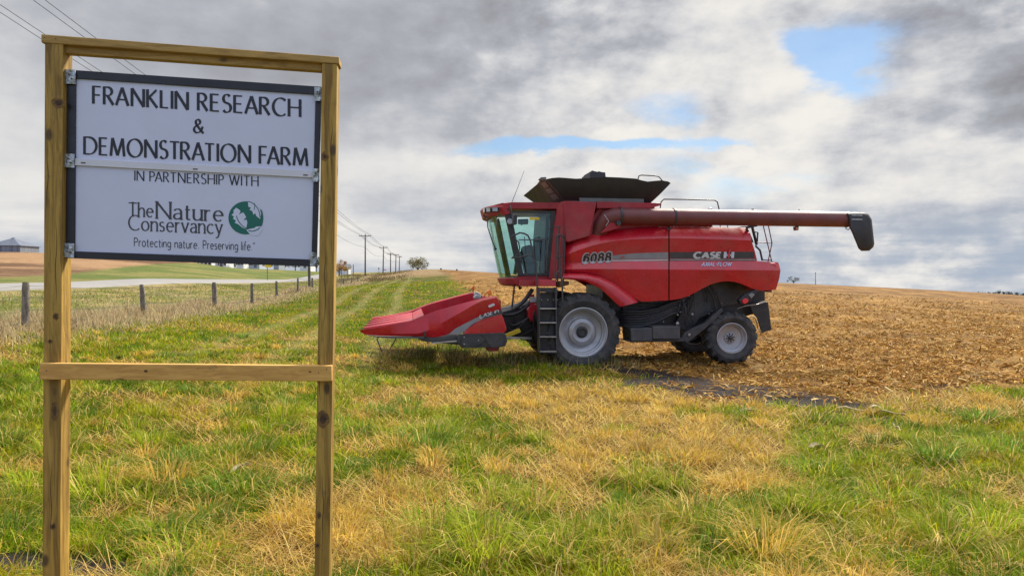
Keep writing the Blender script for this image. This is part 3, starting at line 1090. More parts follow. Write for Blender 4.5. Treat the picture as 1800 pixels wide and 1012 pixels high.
    c = lerp(np.tile(np.array([0.25, 0.17, 0.10]), (n, 1)), np.tile(np.array([0.13, 0.13, 0.05]), (n, 1)), rng.random(n))
    blades('bank_weeds', x, y, rng.uniform(0.2, 0.6, n), 0.10 * rng.uniform(0.6, 1.4, n), np.abs(rng.normal(0.4, 0.3, n)), rng.uniform(0, 2 * PI, n), c, M_grass, curl=0.5)


grass()


def litter():
    """leaf and husk residue lying on the harvested field"""
    n = 190000
    y = 8.5 * (80 / 8.5) ** rng.random(n)
    x = y * rng.uniform(-0.25, 1.05, n)
    m = (rng.random(n) < field_amt(x, y) * (1 - 0.7 * sstep(y, 30, 75))) & (rng.random(n) > 0.75 * soil_amt(x, y)) & (fbm(x, y, 0.5, 3, 121) * 0.7 + 0.45 * fbm(x, y, 2.6, 3, 123) + 0.10 * np.sin((x + 0.13 * y) * 2 * PI / 0.76) * np.exp(-(y / 40) ** 2) + 0.3 * rng.random(n) > 0.66)
    x, y = keep(m, x, y)
    n = len(x)
    z = ground(x, y) + rng.uniform(0.0, 0.05, n)
    a = rng.uniform(0, 2 * PI, n)
    L = (0.06 + 0.36 * rng.random(n) ** 2.2) * (0.8 + 0.007 * y)
    W = (0.010 + 0.0007 * y) * (0.45 + 1.9 * rng.random(n) ** 1.8)
    tl = rng.normal(0, 0.30, n)
    rl = rng.normal(0, 0.7, n)
    d = np.c_[np.cos(a) * np.cos(tl), np.sin(a) * np.cos(tl), np.sin(tl)]
    s = np.c_[-np.sin(a) * np.cos(rl), np.cos(a) * np.cos(rl), np.sin(rl)]
    c0 = np.c_[x, y, z]
    bend = np.c_[np.zeros(n), np.zeros(n), rng.uniform(0.0, 0.045, n)]
    V = np.empty((n, 6, 3))
    for k, (u, wv) in enumerate(((-.5, .35), (0, .5), (.5, .15))):
        bb = bend if k == 1 else 0
        V[:, 2 * k] = c0 + d * (L * u)[:, None] + s * (W * wv)[:, None] + bb
        V[:, 2 * k + 1] = c0 + d * (L * u)[:, None] - s * (W * wv)[:, None] + bb
    base = np.arange(n)[:, None] * 6
    q = np.concatenate([base + np.array([[0, 1, 3, 2]]), base + np.array([[2, 3, 5, 4]])])
    pal = np.array([[.40, .215, .050], [.52, .335, .110], [.27, .130, .030], [.13, .06, .015], [.58, .42, .19], [.40, .195, .036]])
    c = pal[rng.choice(6, n, p=[.28, .17, .22, .15, .05, .13])] * (1 + rng.normal(0, .15, (n, 1)))
    far = sstep(y, 35, 110)
    c = lerp(c, np.tile(np.array([0.26, 0.155, 0.068]), (n, 1)), far * 0.5)
    o = npmesh('corn_residue', V.reshape(-1, 3), q, np.zeros((0, 3), int), M_litter, colors=np.repeat(np.clip(c, .01, .8)[:, None], 6, 1).reshape(-1, 3))
    tag(o, kind='stuff')


litter()

# ------------------------------------------------------------------ lettering: skeleton letters drawn with a broad pen


def arc(cx, cy, rx, ry, a0, a1, n=14):
    return [(cx + rx * math.cos(math.radians(a0 + (a1 - a0) * i / n)), cy + ry * math.sin(math.radians(a0 + (a1 - a0) * i / n))) for i in range(n + 1)]


def bez(p0, p1, p2, p3, n=10):
    return [tuple((1 - t) ** 3 * a + 3 * (1 - t) ** 2 * t * b_ + 3 * (1 - t) * t * t * c + t ** 3 * d for a, b_, c, d in zip(p0, p1, p2, p3)) for t in [i / n for i in range(n + 1)]]


_S = arc(.25, .76, .21, .24, 35, 245, 12) + arc(.24, .26, .25, .26, 65, -145, 12)[0:]
GLY = {
    'A': (.74, [[(0, 0), (.37, 1)], [(.37, 1), (.74, 0)], [(.13, .33), (.61, .33)]]),
    'C': (.74, [arc(.45, .5, .45, .5, 48, 312, 22)]),
    'D': (.78, [[(0, 0), (0, 1)], [(0, .97), (.26, .97)] + arc(.28, .5, .50, .47, 88, -88, 18) + [(.26, .03), (0, .03)]]),
    'E': (.48, [[(0, 0), (0, 1)], [(0, .965), (.46, .965)], [(0, .52), (.41, .52)], [(0, .035), (.48, .035)]]),
    'F': (.46, [[(0, 0), (0, 1)], [(0, .965), (.46, .965)], [(0, .50), (.40, .50)]]),
    'H': (.68, [[(0, 0), (0, 1)], [(.68, 0), (.68, 1)], [(0, .52), (.68, .52)]]),
    'I': (.0, [[(0, 0), (0, 1)]]),
    'K': (.60, [[(0, 0), (0, 1)], [(.55, 1), (.04, .50)], [(.12, .56), (.60, 0)]]),
    'L': (.44, [[(0, 0), (0, 1)], [(0, .035), (.44, .035)]]),
    'M': (.88, [[(0, 0), (.11, 1)], [(.11, 1), (.44, .04)], [(.44, .04), (.77, 1)], [(.77, 1), (.88, 0)]]),
    'N': (.72, [[(0, 0), (0, 1)], [(0, 1), (.72, 0)], [(.72, 0), (.72, 1)]]),
    'O': (.92, [arc(.46, .5, .46, .5, 90, 450, 30)]),
    'P': (.48, [[(0, 0), (0, 1)], [(0, .97), (.2, .97)] + arc(.21, .72, .27, .25, 88, -88, 12) + [(.2, .47), (0, .47)]]),
    'R': (.56, [[(0, 0), (0, 1)], [(0, .97), (.2, .97)] + arc(.21, .74, .26, .23, 88, -88, 12) + [(.2, .51), (0, .51)], [(.20, .51), (.56, 0)]]),
    'S': (.49, [_S]),
    'T': (.62, [[(.31, 0), (.31, 1)], [(0, .965), (.62, .965)]]),
    'V': (.70, [[(0, 1), (.35, 0)], [(.35, 0), (.70, 1)]]),
    'W': (1.06, [[(0, 1), (.28, 0)], [(.28, 0), (.53, .98)], [(.53, .98), (.78, 0)], [(.78, 0), (1.06, 1)]]),
    'X': (.64, [[(0, 1), (.64, 0)], [(.64, 1), (0, 0)]]),
    '&': (.66, [bez((.66, .0), (.40, .32), (.12, .62), (.14, .80)) + arc(.29, .80, .15, .19, 180, 0, 8) + bez((.44, .80), (.44, .60), (.02, .55), (.02, .24)) + bez((.02, .24), (.02, -.06), (.50, -.12), (.60, .50))]),
    '-': (.30, [[(0, .45), (.30, .45)]]),
    '.': (.05, [[(.0, .06), (.07, .06)]]),
    ' ': (.28, []),
    'a': (.40, [bez((.02, .50), (.08, .66), (.38, .68), (.38, .42)) + [(.38, 0)], bez((.38, .36), (.10, .36), (.0, .28), (.0, .16)) + bez((.0, .16), (.0, -.04), (.26, -.04), (.38, .14))]),
    'c': (.42, [arc(.25, .31, .25, .31, 48, 312, 16)]),
    'e': (.46, [[(.02, .34), (.46, .34)] + arc(.24, .31, .23, .31, 5, 312, 18)]),
    'f': (.26, [[(.10, 0), (.10, .80)] + bez((.10, .80), (.10, 1.0), (.22, 1.02), (.28, .96)), [(0, .60), (.26, .60)]]),
    'g': (.44, [arc(.22, .33, .22, .29, 0, 360, 18), [(.44, .62), (.44, -.05)] + bez((.44, -.05), (.44, -.32), (.08, -.30), (.03, -.18))]),
    'h': (.42, [[(0, 0), (0, 1)], bez((0, .40), (.08, .68), (.42, .72), (.42, .40)) + [(.42, 0)]]),
    'i': (.0, [[(0, 0), (0, .62)], [(-.03, .84), (.04, .84)]]),
    'l': (.0, [[(0, 0), (0, 1)]]),
    'n': (.42, [[(0, 0), (0, .62)], bez((0, .40), (.08, .68), (.42, .72), (.42, .40)) + [(.42, 0)]]),
    'o': (.50, [arc(.25, .31, .25, .31, 90, 450, 22)]),
    'r': (.26, [[(0, 0), (0, .62)], bez((0, .38), (.04, .58), (.14, .66), (.26, .60))]),
    's': (.32, [arc(.16, .475, .14, .145, 35, 245, 9) + arc(.15, .165, .165, .165, 65, -145, 9)]),
    't': (.26, [[(.10, .84), (.10, .14)] + bez((.10, .14), (.10, -.02), (.20, -.02), (.27, .04)), [(0, .60), (.26, .60)]]),
    'u': (.42, [[(0, .62), (0, .2)] + bez((0, .2), (0, -.08), (.34, -.06), (.42, .2)), [(.42, .62), (.42, 0)]]),
    'v': (.44, [[(0, .62), (.22, 0)], [(.22, 0), (.44, .62)]]),
    'y': (.44, [[(0, .62), (.23, .02)], [(.44, .62), (.20, -.12)] + bez((.20, -.12), (.15, -.28), (.08, -.30), (.0, -.26))]),
    '0': (.56, [arc(.28, .5, .28, .5, 90, 450, 26)]),
    '6': (.56, [bez((.50, .88), (.30, 1.08), (.0, 1.0), (.0, .42)) + arc(.28, .33, .28, .33, 165, 525, 22)]),
    '8': (.56, [arc(.28, .26, .28, .27, 90, 450, 22), arc(.28, .76, .24, .24, -90, 270, 20)]),
}


def pen_stroke(pts, thin, thick, pen=25.0):
    """outline strip of one stroke: list of (left, right) points"""
    P = [np.array(p, float) for p in pts]
    Q = [P[0]]
    for p in P[1:]:
        if np.hypot(*(p - Q[-1])) > 1e-4: Q.append(p)
    P = Q
    closed = np.hypot(*(P[0] - P[-1])) < 0.02 and len(P) > 8
    pd = np.array([math.cos(math.radians(pen)), math.sin(math.radians(pen))])
    L, R_ = [], []
    for i, p in enumerate(P):
        a = P[i - 1] if i else (P[-2] if closed else P[0])
        c = P[i + 1] if i < len(P) - 1 else (P[1] if closed else P[-1])
        d = c - a
        d = d / np.hypot(*d)
        n = np.array([-d[1], d[0]])
        w = thin + (thick - thin) * abs(d[0] * pd[1] - d[1] * pd[0])
        L.append(p + n * w / 2)
        R_.append(p - n * w / 2)
    return L, R_


KERN = {'FA': .17, 'AT': .16, 'TR': .10, 'ST': .07, 'PA': .16, 'RT': .07, 'RA': .06, 'AR': .06, 'FR': .03, 'Th': .06, 'EA': .05}


def write(mb, text, place, thin=.05, thick=.14, gap=.17, pen=25, slant=0.0, serif=False, layer=0.0001, big=None):
    """draws text into mb; place(s, t, k): s in 0..1 along the line, t in cap heights, k layer -> 3-D point"""
    xs, x = [], 0.0
    prev = ''
    for ch in text:
        x -= KERN.get(prev + ch, 0.0)
        prev = ch
        w = GLY[ch][0]
        k = big.get(len(xs), 1.0) if big else 1.0
        xs.append((x, k))
        x += w * k + gap * (1 if ch != ' ' else 0.6)
    tot = x - gap
    layer_i = 0
    assert len(xs) == len(text)
    for ch, (x0, k) in zip(text, xs):
        strokes = [list(s) for s in GLY[ch][1]]
        if serif:
            add = []
            for s in strokes:
                for e, o in ((s[0], s[1]), (s[-1], s[-2])):
                    if abs(e[0] - o[0]) < abs(e[1] - o[1]) * 0.55 and (abs(e[1]) < .02 or abs(e[1] - 1) < .02 or abs(e[1] - .62) < .02):
                        add.append([(e[0] - .085, e[1]), (e[0] + .085, e[1])])
            strokes += add
        for s in strokes:
            L, R_ = pen_stroke(s, thin, thick, pen)
            z = (layer_i % 7) * layer
            layer_i += 1
            G = [[place((x0 + (p[0] + slant * p[1]) * k) / tot, p[1] * k, z) for p in side_] for side_ in (L, R_)]
            mb.grid(G)
    return tot


# ------------------------------------------------------------------ the wooden sign
SY = math.radians(7.1)
S0 = at(94, 500, 3.2)                            # on the front face of the left post
SU = Vector((math.cos(SY), math.sin(SY), 0))
SN = Vector((math.sin(SY), -math.cos(SY), 0))     # towards the viewer


def spt(px, py, back=0.0):
    """world point on the sign's front plane (or `back` metres behind it)"""
    d = ray(px, py)
    o = CAM - (S0 - SN * back)
    t = -o.dot(SN) / d.dot(SN)
    return CAM + d * t


def sign():
    gzl = gz(S0.x, S0.y)
    root = empty('farm_sign', (S0.x + 0.6, S0.y + 0.08, gzl))
    tag(root, 'wooden framed sign board on two posts in grass left of the combine', 'sign')
    inv = Matrix.Translation(-Vector(root.location))

    def L(p): return inv @ p

    def plank(name, quad, back, depth, m, bev=0.004):
        mb = MB()
        mb.prism([L(spt(x, y, back)) for x, y in quad], -SN * depth)
        return mb.build(name, m, root, smooth=35, bevel=bev)

    low = 1215
    plank('post', [(78.5, 74), (110.5, 77), (104, low), (73, low)], 0.0, 0.089, T_post)
    plank('post', [(566, 111), (593, 113), (575.5, low), (549.5, low)], 0.0, 0.089, T_post)
    plank('top_beam', [(72, 60), (596, 100), (596, 112.5), (72, 75)], -0.004, 0.093, T_beam)
    plank('brace', [(110.5, 77.7), (566, 109.5), (566, 125.5), (110, 93.5)], 0.022, 0.04, T_beam)
    plank('lower_beam', [(69, 638), (583, 642.5), (583, 670), (69, 667)], -0.038, 0.036, T_low)
    plank('lower_beam', [(100, 640), (560, 644), (560, 664), (100, 662)], 0.091, 0.036, T_beam)
    # board
    B0 = 0.030
    fr = MB()
    o_ = [(118.5, 122.5), (564.5, 152.5), (555.5, 468.5), (116, 453.5)]
    i_ = [(133, 138), (554.5, 166.5), (547.5, 456), (131, 441.5)]
    for k in range(4):
        k2 = (k + 1) % 4
        fr.prism([L(spt(*p, B0)) for p in (o_[k], o_[k2], i_[k2], i_[k])], -SN * 0.03)
    fr.build('board_frame', M_frame, root, smooth=35, bevel=0.0015)
    mb = MB()
    mb.prism([L(spt(*p, B0 + 0.008)) for p in ((132, 137), (555.5, 165.5), (552, 306), (131, 285))], -SN * 0.012)
    upper = mb.build('upper_panel', M_white, root)
    mb = MB()
    mb.prism([L(spt(*p, B0 + 0.008)) for p in ((131, 286), (552, 307), (548.5, 457), (130, 442.5))], -SN * 0.012)
    lower = mb.build('lower_panel', M_white, root)
    mb = MB()
    mb.prism([L(spt(*p, B0 - 0.002)) for p in ((131.5, 278.5), (550, 300), (550, 312.5), (131.5, 290.5))], -SN * 0.0095)
    rail = mb.build('panel_rail', M_strip, root, smooth=35, bevel=0.0015)
    mb = MB()
    for x, y in ((146, 286), (343, 297), (537, 307.5)):
        mb = MB()
        mb.prism([L(spt(*p, B0 - 0.0035)) for p in ((x - 4, y - 1), (x + 4, y - .6), (x + 4, y + 1.4), (x - 4, y + 1))], -SN * 0.002)
        mb.build('slot', M_slot, rail)
    # folded metal straps
    for n, (x0, y0, x1, y1, bk) in enumerate(((112.5, 122, 132.5, 147, .022), (112.5, 270, 130.5, 294, .022), (109.5, 427, 130, 452, .022), (552.5, 153, 565.5, 177, .020), (549, 296, 561.5, 319, .020), (545, 443, 557.5, 467.5, .020))):
        mb = MB()
        cols, rows = 9, 9
        G = []
        r = random.Random(n)
        for i in range(rows):
            row = []
            for j in range(cols):
                u, v = j / (cols - 1), i / (rows - 1)
                bulge = 0.007 * math.sin(PI * u) + 0.0035 * math.sin(7 * v + 5 * u + n) + r.uniform(-.0012, .0012)
                sx = (0.5 - abs(v - 0.5)) * 2.5 * (1 if u < .5 else 0) * (1 - 2 * u) if x0 < 200 else 0
                row.append(L(spt(x0 + (x1 - x0) * u - sx, y0 + (y1 - y0) * v + (x1 - x0) * u * .05, bk - bulge)))
            G.append(row)
        mb.shell(G, -SN * 0.004)
        st = mb.build('metal_strap', M_galv, root, smooth=50)
        mb = MB()
        for k in range(2 if n < 3 else 1):
            cx_, cy_ = x0 + (x1 - x0) * (.40 + .25 * k), y0 + (y1 - y0) * (.35 + .3 * k)
            c = L(spt(cx_, cy_, bk - 0.0115))
            mb.lathe([(0.0001, 0.004), (0.004, 0.003), (0.0045, 0), (0.0045, -0.004)], c, 'Y', 10, M=Matrix.Rotation(SY, 3, 'Z') @ Matrix.Rotation(PI, 3, 'Z'))
        mb.build('screw', M_slot, st, smooth=40)
    # nail heads and knots' checks on the planks
    mb = MB()
    for x, y, bk in ((78, 66.5, -.004), (98, 68, -.004), (82, 651, -.038), (574, 649, -.038), (560, 655, -.038)):
        mb = MB()
        mb.lathe([(0.0001, 0.0015), (0.003, 0.001), (0.003, -.002)], L(spt(x, y, bk)), 'Y', 10, M=Matrix.Rotation(SY, 3, 'Z') @ Matrix.Rotation(PI, 3, 'Z'))
        mb.build('nail', M_slot, root, smooth=40)

    # knots and drying cracks in the timber
    M_knot = mat('timber_knot', (0.060, 0.032, 0.012), 0.8, var=.6, scale=55)
    M_knot2 = mat('timber_knot_ring', (0.16, 0.085, 0.022), 0.8, var=.4, scale=40)
    posts = [o for o in root.children if o.name.startswith('post')]
    beams = [o for o in root.children if o.name.startswith('lower_beam')]
    R = random.Random(11)
    for x, y, rx, ry, par, bk in ((103, 181, 9, 7, posts[0], 0), (98, 556, 4, 5, posts[0], 0), (88, 600, 3.5, 3, posts[0], 0), (96, 722, 5, 12, posts[0], 0), (94, 925, 4, 5, posts[0], 0), (571, 275, 4.5, 6, posts[1], 0), (568, 736, 8, 11, posts[1], 0), (561, 905, 3, 5, posts[1], 0), (558, 958, 4, 4, posts[1], 0),
                                  (256, 652, 2.6, 1.8, beams[0], -.038), (545, 653, 1.8, 1.0, beams[0], -.038)):
        prev = None
        for k, m_, z in ((1.35, M_knot2, .0006), (.72, M_knot, .0012)):
            mb = MB()
            mb.prism([L(spt(x + rx * k * math.cos(a) * (1 + R.uniform(-.18, .18)), y + ry * k * math.sin(a) * (1 + R.uniform(-.18, .18)), bk - z)) for a in np.linspace(0, 2 * PI, 15)[:-1]], -SN * .0003)
            prev = mb.build('knot' if prev is None else 'knot_core', m_, par if prev is None else None) if prev is None else mb.build('knot_core', m_, par)
    for x, y, ln, par in ((84, 250, 120, posts[0]), (99, 380, 160, posts[0]), (90, 820, 140, posts[0]), (583, 200, 110, posts[1]), (572, 420, 150, posts[1]), (563, 620, 90, posts[1]), (568, 830, 120, posts[1])):
        mb = MB()
        n_ = 12
        cl = [(x + 1.2 * math.sin(i * .9 + x) - i * .10, y + ln * i / n_) for i in range(n_ + 1)]
        mb.grid([[L(spt(p[0] - .55 * math.sin(PI * i / n_), p[1], -.0008)) for i, p in enumerate(cl)], [L(spt(p[0] + .55 * math.sin(PI * i / n_), p[1], -.0008)) for i, p in enumerate(cl)]])
        mb.build('crack', M_knot, par)

    # words
    def line(text, a0, a1, cap0, cap1, m, parent, name, **kw):
        def place(s, t, z):
            x = a0[0] + (a1[0] - a0[0]) * s
            cap = cap0 + (cap1 - cap0) * s
            y = a0[1] + (a1[1] - a0[1]) * s - cap * t
            return L(spt(x, y, B0 + 0.0068 - z))
        mb = MB()
        write(mb, text, place, **kw)
        return mb.build(name, m, parent)

    line('FRANKLIN RESEARCH', (164, 182.5), (527.5, 206), 31.5, 31, M_ink, upper, 'lettering', thin=.055, thick=.185, gap=.235, pen=14)
    line('&', (340.5, 233.5), (357.5, 234.7), 24, 24, M_ink, upper, 'lettering', thin=.07, thick=.18)
    line('DEMONSTRATION FARM', (148.5, 271.5), (540, 292), 31.5, 31, M_ink, upper, 'lettering', thin=.055, thick=.185, gap=.235, pen=14)
    line('IN PARTNERSHIP WITH', (237, 317.5), (453.5, 327.5), 17.5, 17.5, M_ink, lower, 'lettering', thin=.05, thick=.14, gap=.25, pen=14)
    line('The', (226, 379.5), (268.5, 381.5), 24, 24, M_ink2, lower, 'lettering', thin=.065, thick=.125, gap=.19, serif=True, pen=12)
    line('Nature', (275.5, 383.5), (391, 389), 29, 29, M_ink2, lower, 'lettering', thin=.055, thick=.12, gap=.19, serif=True, pen=12)
    line('Conservancy', (226.5, 404), (390, 411), 26, 26, M_ink2, lower, 'lettering', thin=.055, thick=.12, gap=.19, serif=True, pen=12)
    line('Protecting nature.', (236, 432.5), (349, 437), 15, 15, M_ink2, lower, 'lettering', thin=.10, thick=.10, gap=.20)
    line('Preserving life.', (357, 437.3), (442.5, 440), 15, 15, M_ink2, lower, 'lettering', thin=.10, thick=.10, gap=.20)
    # emblem: a green globe with pale leaves
    def Z(zx, zy, z): return L(spt(330 + zx / 4.82, 280 + zy / 4.82, B0 + 0.0068 - z))
    em = MB()
    em.poly([Z(491 + 146 * math.cos(a), 496 + 140 * math.sin(a), 0) for a in np.linspace(0, 2 * PI, 49)[:-1]])
    emb = em.build('emblem', M_teal, lower)
    wl = MB()
    def P(pts, z=.0004): wl.poly([Z(x, y, z) for x, y in pts])
    P([(410, 410), (425, 420), (443, 432), (446, 446), (432, 470), (452, 458), (470, 450), (482, 466), (495, 490), (472, 516), (500, 512), (505, 540), (500, 562), (495, 590), (460, 577), (430, 552), (398, 537), (410, 520), (383, 503), (392, 486), (371, 470), (390, 456), (387, 435)])
    P([(510, 358), (545, 357), (580, 378), (608, 412), (622, 455), (614, 505), (582, 482), (571, 455), (557, 470), (547, 440), (523, 428), (536, 410), (514, 402)])
    P([(496, 598), (540, 586), (566, 582), (578, 570), (613, 568), (640, 585), (600, 645), (545, 645), (528, 636)])
    wl.build('leaf', M_white, emb)
    tl = MB()
    def arc_t(pts, w, z=.0008):
        for s in ([pen_stroke(pts, w, w)]):
            tl.grid([[Z(p[0], p[1], z) for p in sd] for sd in s])
    arc_t(bez((412, 478), (425, 530), (460, 570), (505, 588), 12), 7)
    arc_t(bez((512, 358), (575, 368), (612, 430), (612, 492), 12), 7)
    arc_t([(563, 372), (568, 400), (562, 428)], 6)
    arc_t(bez((514, 603), (545, 618), (590, 602), (612, 578), 10), 8)
    arc_t(bez((620, 430), (636, 470), (640, 520), (618, 566), 10), 13)
    tl.build('leaf_vein', M_teal, emb)
    mb = MB()
    mb.grid([[Z(561 + r * math.cos(a), 712 + r * math.sin(a), 0) for a in np.linspace(0, 2 * PI, 13)] for r in (4.5, 8)])
    mb.build('lettering', M_ink2, lower)


sign()

# ------------------------------------------------------------------ the combine harvester
def combine():
    root = empty('combine_harvester', ROOT, YAW)
    tag(root, 'large red combine harvester with grain tank and corn head parked at the field edge', 'combine harvester')
    R = random.Random(3)

    def pr(mb, pts, v0, v1, mi=0):                     # outline seen at plane v0, real thickness to v1
        mb.prism([cp(x, y, v0) for x, y in pts], (0, v1 - v0, 0), mi)

    def smooth_line(pts, n, x0, x1):
        xs = np.linspace(x0, x1, n)
        P = np.array(pts, float)
        w = (P[-1, 0] - P[0, 0]) * 0.018
        acc = 0
        for o in (-1.5, -.75, 0, .75, 1.5):
            acc = acc + np.interp(np.clip(xs + o * w, P[0, 0], P[-1, 0]), P[:, 0], P[:, 1])
        return xs, acc / 5

    # ---- side panels -------------------------------------------------------------------------------------------
    top = [(992, 427), (1000, 422.5), (1027, 415), (1055, 408.4), (1080, 404), (1110, 400.5), (1140, 398.5), (1176, 397.4), (1220, 398), (1257, 399), (1316, 401)]
    rA = [(992, 436), (1000, 432), (1027, 424.5), (1055, 417.6), (1080, 413.5), (1110, 410), (1140, 408), (1176, 407), (1250, 408), (1320, 410)]
    rB = [(992, 449), (1010, 442), (1027, 436), (1050, 429), (1073, 424.5), (1110, 420.5), (1176, 418.5), (1250, 420), (1322, 422.5)]
    rT = [(992, 456), (1040, 452.5), (1075, 449), (1117, 445), (1176, 443), (1250, 442.3), (1328, 442)]
    rS = [(992, 463), (1040, 461), (1073, 459.5), (1117, 458.5), (1176, 458), (1250, 458.2), (1332, 458.5)]
    rC = [(991, 473), (1040, 472.5), (1100, 473), (1176, 473.5), (1250, 474), (1372, 475)]
    rD = [(990, 476.5), (1027, 476), (1055, 478), (1082, 483), (1110, 491), (1121, 495), (1174, 494), (1200, 493), (1220, 489), (1238, 485), (1257, 482), (1275, 481), (1293, 482), (1312, 484), (1330, 487), (1370, 489)]
    rE = [(990, 482), (1027, 481), (1055, 487), (1082, 500), (1110, 521), (1121, 530.5), (1174, 528), (1200, 524.5), (1220, 515.6), (1238, 504.7), (1257, 496.8), (1275, 493.6), (1293, 494.8), (1312, 502), (1330, 510.5), (1345, 511.5), (1364, 508.5)]
    ROWS = [(top, .44), (rA, .30), (rB, .19), (rT, .235), (rS, .255), (rC, .13), (rD, .150), (rE, .20)]

    def strip(rows, x0, x1f, n):
        G = []
        for line, v in rows:
            x1 = x1f(line)
            xs, ys = smooth_line(line, n, x0, x1)
            # the nose of the panel curls inwards
            G.append([cp(x, y, v + 0.16 * max(0, 1 - (x - 990) / 26) ** 2 + 0.10 * max(0, (x - 1345) / 27) ** 2) for x, y in zip(xs, ys)])
        return G

    def panel_v(px, py):
        ys = [np.interp(px, [p[0] for p in l], [p[1] for p in l]) for l, _ in ROWS]
        return float(np.interp(py, ys, [v for _, v in ROWS]))

    gap = 1176
    mb = MB()
    mb.shell(strip(ROWS, 990.5, lambda l: gap - 1.1, 44), (0, .03, 0))
    p1 = mb.build('side_panel', M_red, root, smooth=14)
    mb = MB()
    up = ROWS[:5]
    mb.shell(strip(up, gap + 1.1, lambda l: l[-1][0] - 1, 40), (0, .03, 0))
    p2 = mb.build('side_panel', M_red, root, smooth=14)
    lowr = [([(1176, 458.2), (1250, 458.4), (1335, 459), (1368, 461)], .255)] + ROWS[5:]
    mb = MB()
    mb.shell(strip(lowr, gap + 1.1, lambda l: l[-1][0], 48), (0, .03, 0))
    p3 = mb.build('side_panel', M_red, root, smooth=14)
    # fender over the front wheel
    f0 = [(990, 481), (1000, 480), (1027, 480.3), (1055, 486), (1082, 499), (1110, 520.5), (1122, 531)]
    f2 = [(990, 490.5), (1000, 491), (1027, 493.7), (1055, 506.5), (1073, 523), (1086, 535.5), (1091, 539)]
    t = np.linspace(0, 1, 40)

    def par(line):
        P = np.array(line, float)
        s = np.r_[0, np.cumsum(np.hypot(*np.diff(P, axis=0).T))]
        s /= s[-1]
        return np.c_[np.interp(t, s, P[:, 0]), np.interp(t, s, P[:, 1])]
    a, c = par(f0), par(f2)
    G = []
    for k, (w, v) in enumerate(((0, .125), (.12, .03), (.40, -.045), (.75, -.06), (1.0, -.03), (1.0, .55))):
        G.append([cp(*(p + (q - p) * w), v) for p, q in zip(a, c)])
    mb = MB()
    mb.shell(G, (0, .02, 0))
    mb.build('fender', M_red, root, smooth=45)
    # stripes and letters on the panel
    def decal(parent, pts_t, pts_b, n, m, lift, name='stripe'):
        mb = MB()
        G = []
        for w in np.linspace(0, 1, 4):
            row = []
            for s in np.linspace(0, 1, n):
                pt = np.array([np.interp(s, [0, 1], [pts_t[0][0], pts_t[-1][0]]), 0])
                yt = np.interp(pt[0], [p[0] for p in pts_t], [p[1] for p in pts_t])
                yb = np.interp(pt[0], [p[0] for p in pts_b], [p[1] for p in pts_b])
                y = yt + (yb - yt) * w
                row.append(cp(pt[0], y, panel_v(pt[0], y) - lift))
            G.append(row)
        mb.shell(G, (0, -.002, 0))
        return mb.build(name, m, parent)
    decal(p1, [(1071, 449.6), (1117, 445), (1174.5, 443.2)], [(1071, 456), (1174.5, 454.5)], 16, M_grey, .007)
    decal(p1, [(1071, 457), (1174.5, 455.4)], [(1071, 459.3), (1174.5, 458)], 16, M_letter, .007)
    decal(p2, [(1177.8, 443.2), (1250, 442.5), (1326, 442.5)], [(1177.8, 454), (1329, 454)], 20, M_grey_d, .007)
    decal(p2, [(1177.8, 455), (1328, 455)], [(1177.8, 458), (1329, 458)], 20, M_grey, .007)

    def words(parent, text, a0, a1, cap, m, lift, slant=0.0, **kw):
        def place(s, tt, z):
            x = a0[0] + (a1[0] - a0[0]) * s
            y = a0[1] + (a1[1] - a0[1]) * s - cap * tt
            return cp(x, y, panel_v(x, y) - lift - z)
        mb = MB()
        write(mb, text, place, slant=slant, layer=.0006, **kw)
        return mb.build('lettering', m, parent)
    M_decal = mat('grey_number_outline', (0.36, 0.35, 0.36), 0.4, var=.06)
    words(p1, '6088', (1025, 461.5), (1073, 458.5), 14.5, M_decal, .012, thin=.44, thick=.44, gap=.34, slant=.12)
    words(p1, '6088', (1026, 461), (1072.5, 458), 13.5, M_letter_k, .018, thin=.19, thick=.24, gap=.34, slant=.12)
    words(p2, 'CASE', (1220, 453.5), (1266, 453.5), 10, M_letter, .013, thin=.24, thick=.34, gap=.26, slant=.12)
    mb = MB()
    for x0_, x1_ in ((1271.5, 1276.5), (1284.8, 1289.8)):
        mb.prism([cp(x, y, .217) for x, y in ((x0_, 453.5), (x1_, 453.5), (x1_ + .9, 442.8), (x0_ + .9, 442.8))], (0, -.008, 0))
    mb.prism([cp(x, y, .217) for x, y in ((1276.7, 449.8), (1284.6, 449.8), (1284.8, 446.8), (1276.9, 446.8))], (0, -.008, 0))
    mb.build('lettering', M_letter, p2)
    mb = MB()
    mb.prism([cp(x, y, .205) for x, y in ((1278.8, 453.5), (1282.2, 453.5), (1284, 438.2), (1280.8, 439))], (0, -.01, 0))
    mb.build('lettering', M_red, p2)
    words(p3, 'AXIAL-FLOW', (1233, 467.5), (1285, 467.5), 6.5, M_letter_b, .012, thin=.17, thick=.19, gap=.22, slant=.25)
    mb = MB()
    mb.prism([cp(x, y, .222) for x, y in ((1090, 452.5), (1093, 450), (1097, 450), (1098, 452.5), (1095.5, 451.2), (1092.5, 453))], (0, -.008, 0))
    mb.build('lettering', M_red, p1)

    # ---- body behind the panels ------------------------------------------------------------------------------------
    mb = MB()
    pr(mb, [(1000, 427), (1048, 372), (1049, 366), (1150, 366), (1162, 388), (1252, 392), (1254, 402), (1314, 404), (1330, 459), (1330, 486), (1240, 488), (1180, 512), (1120, 512), (1060, 472), (996, 470)], .47, 3.0)
    mb.build('body', M_red_d, root, smooth=30, bevel=.02)
    mb = MB()
    pr(mb, [(1325, 460.5), (1365, 461.8), (1370, 475), (1363, 507.5), (1335, 510), (1325, 500)], .23, 3.0)
    mb.build('rear_hood', M_red, root, smooth=30, bevel=.04)
    mb = MB()                                            # dark strip painting in the shade behind the panel gap
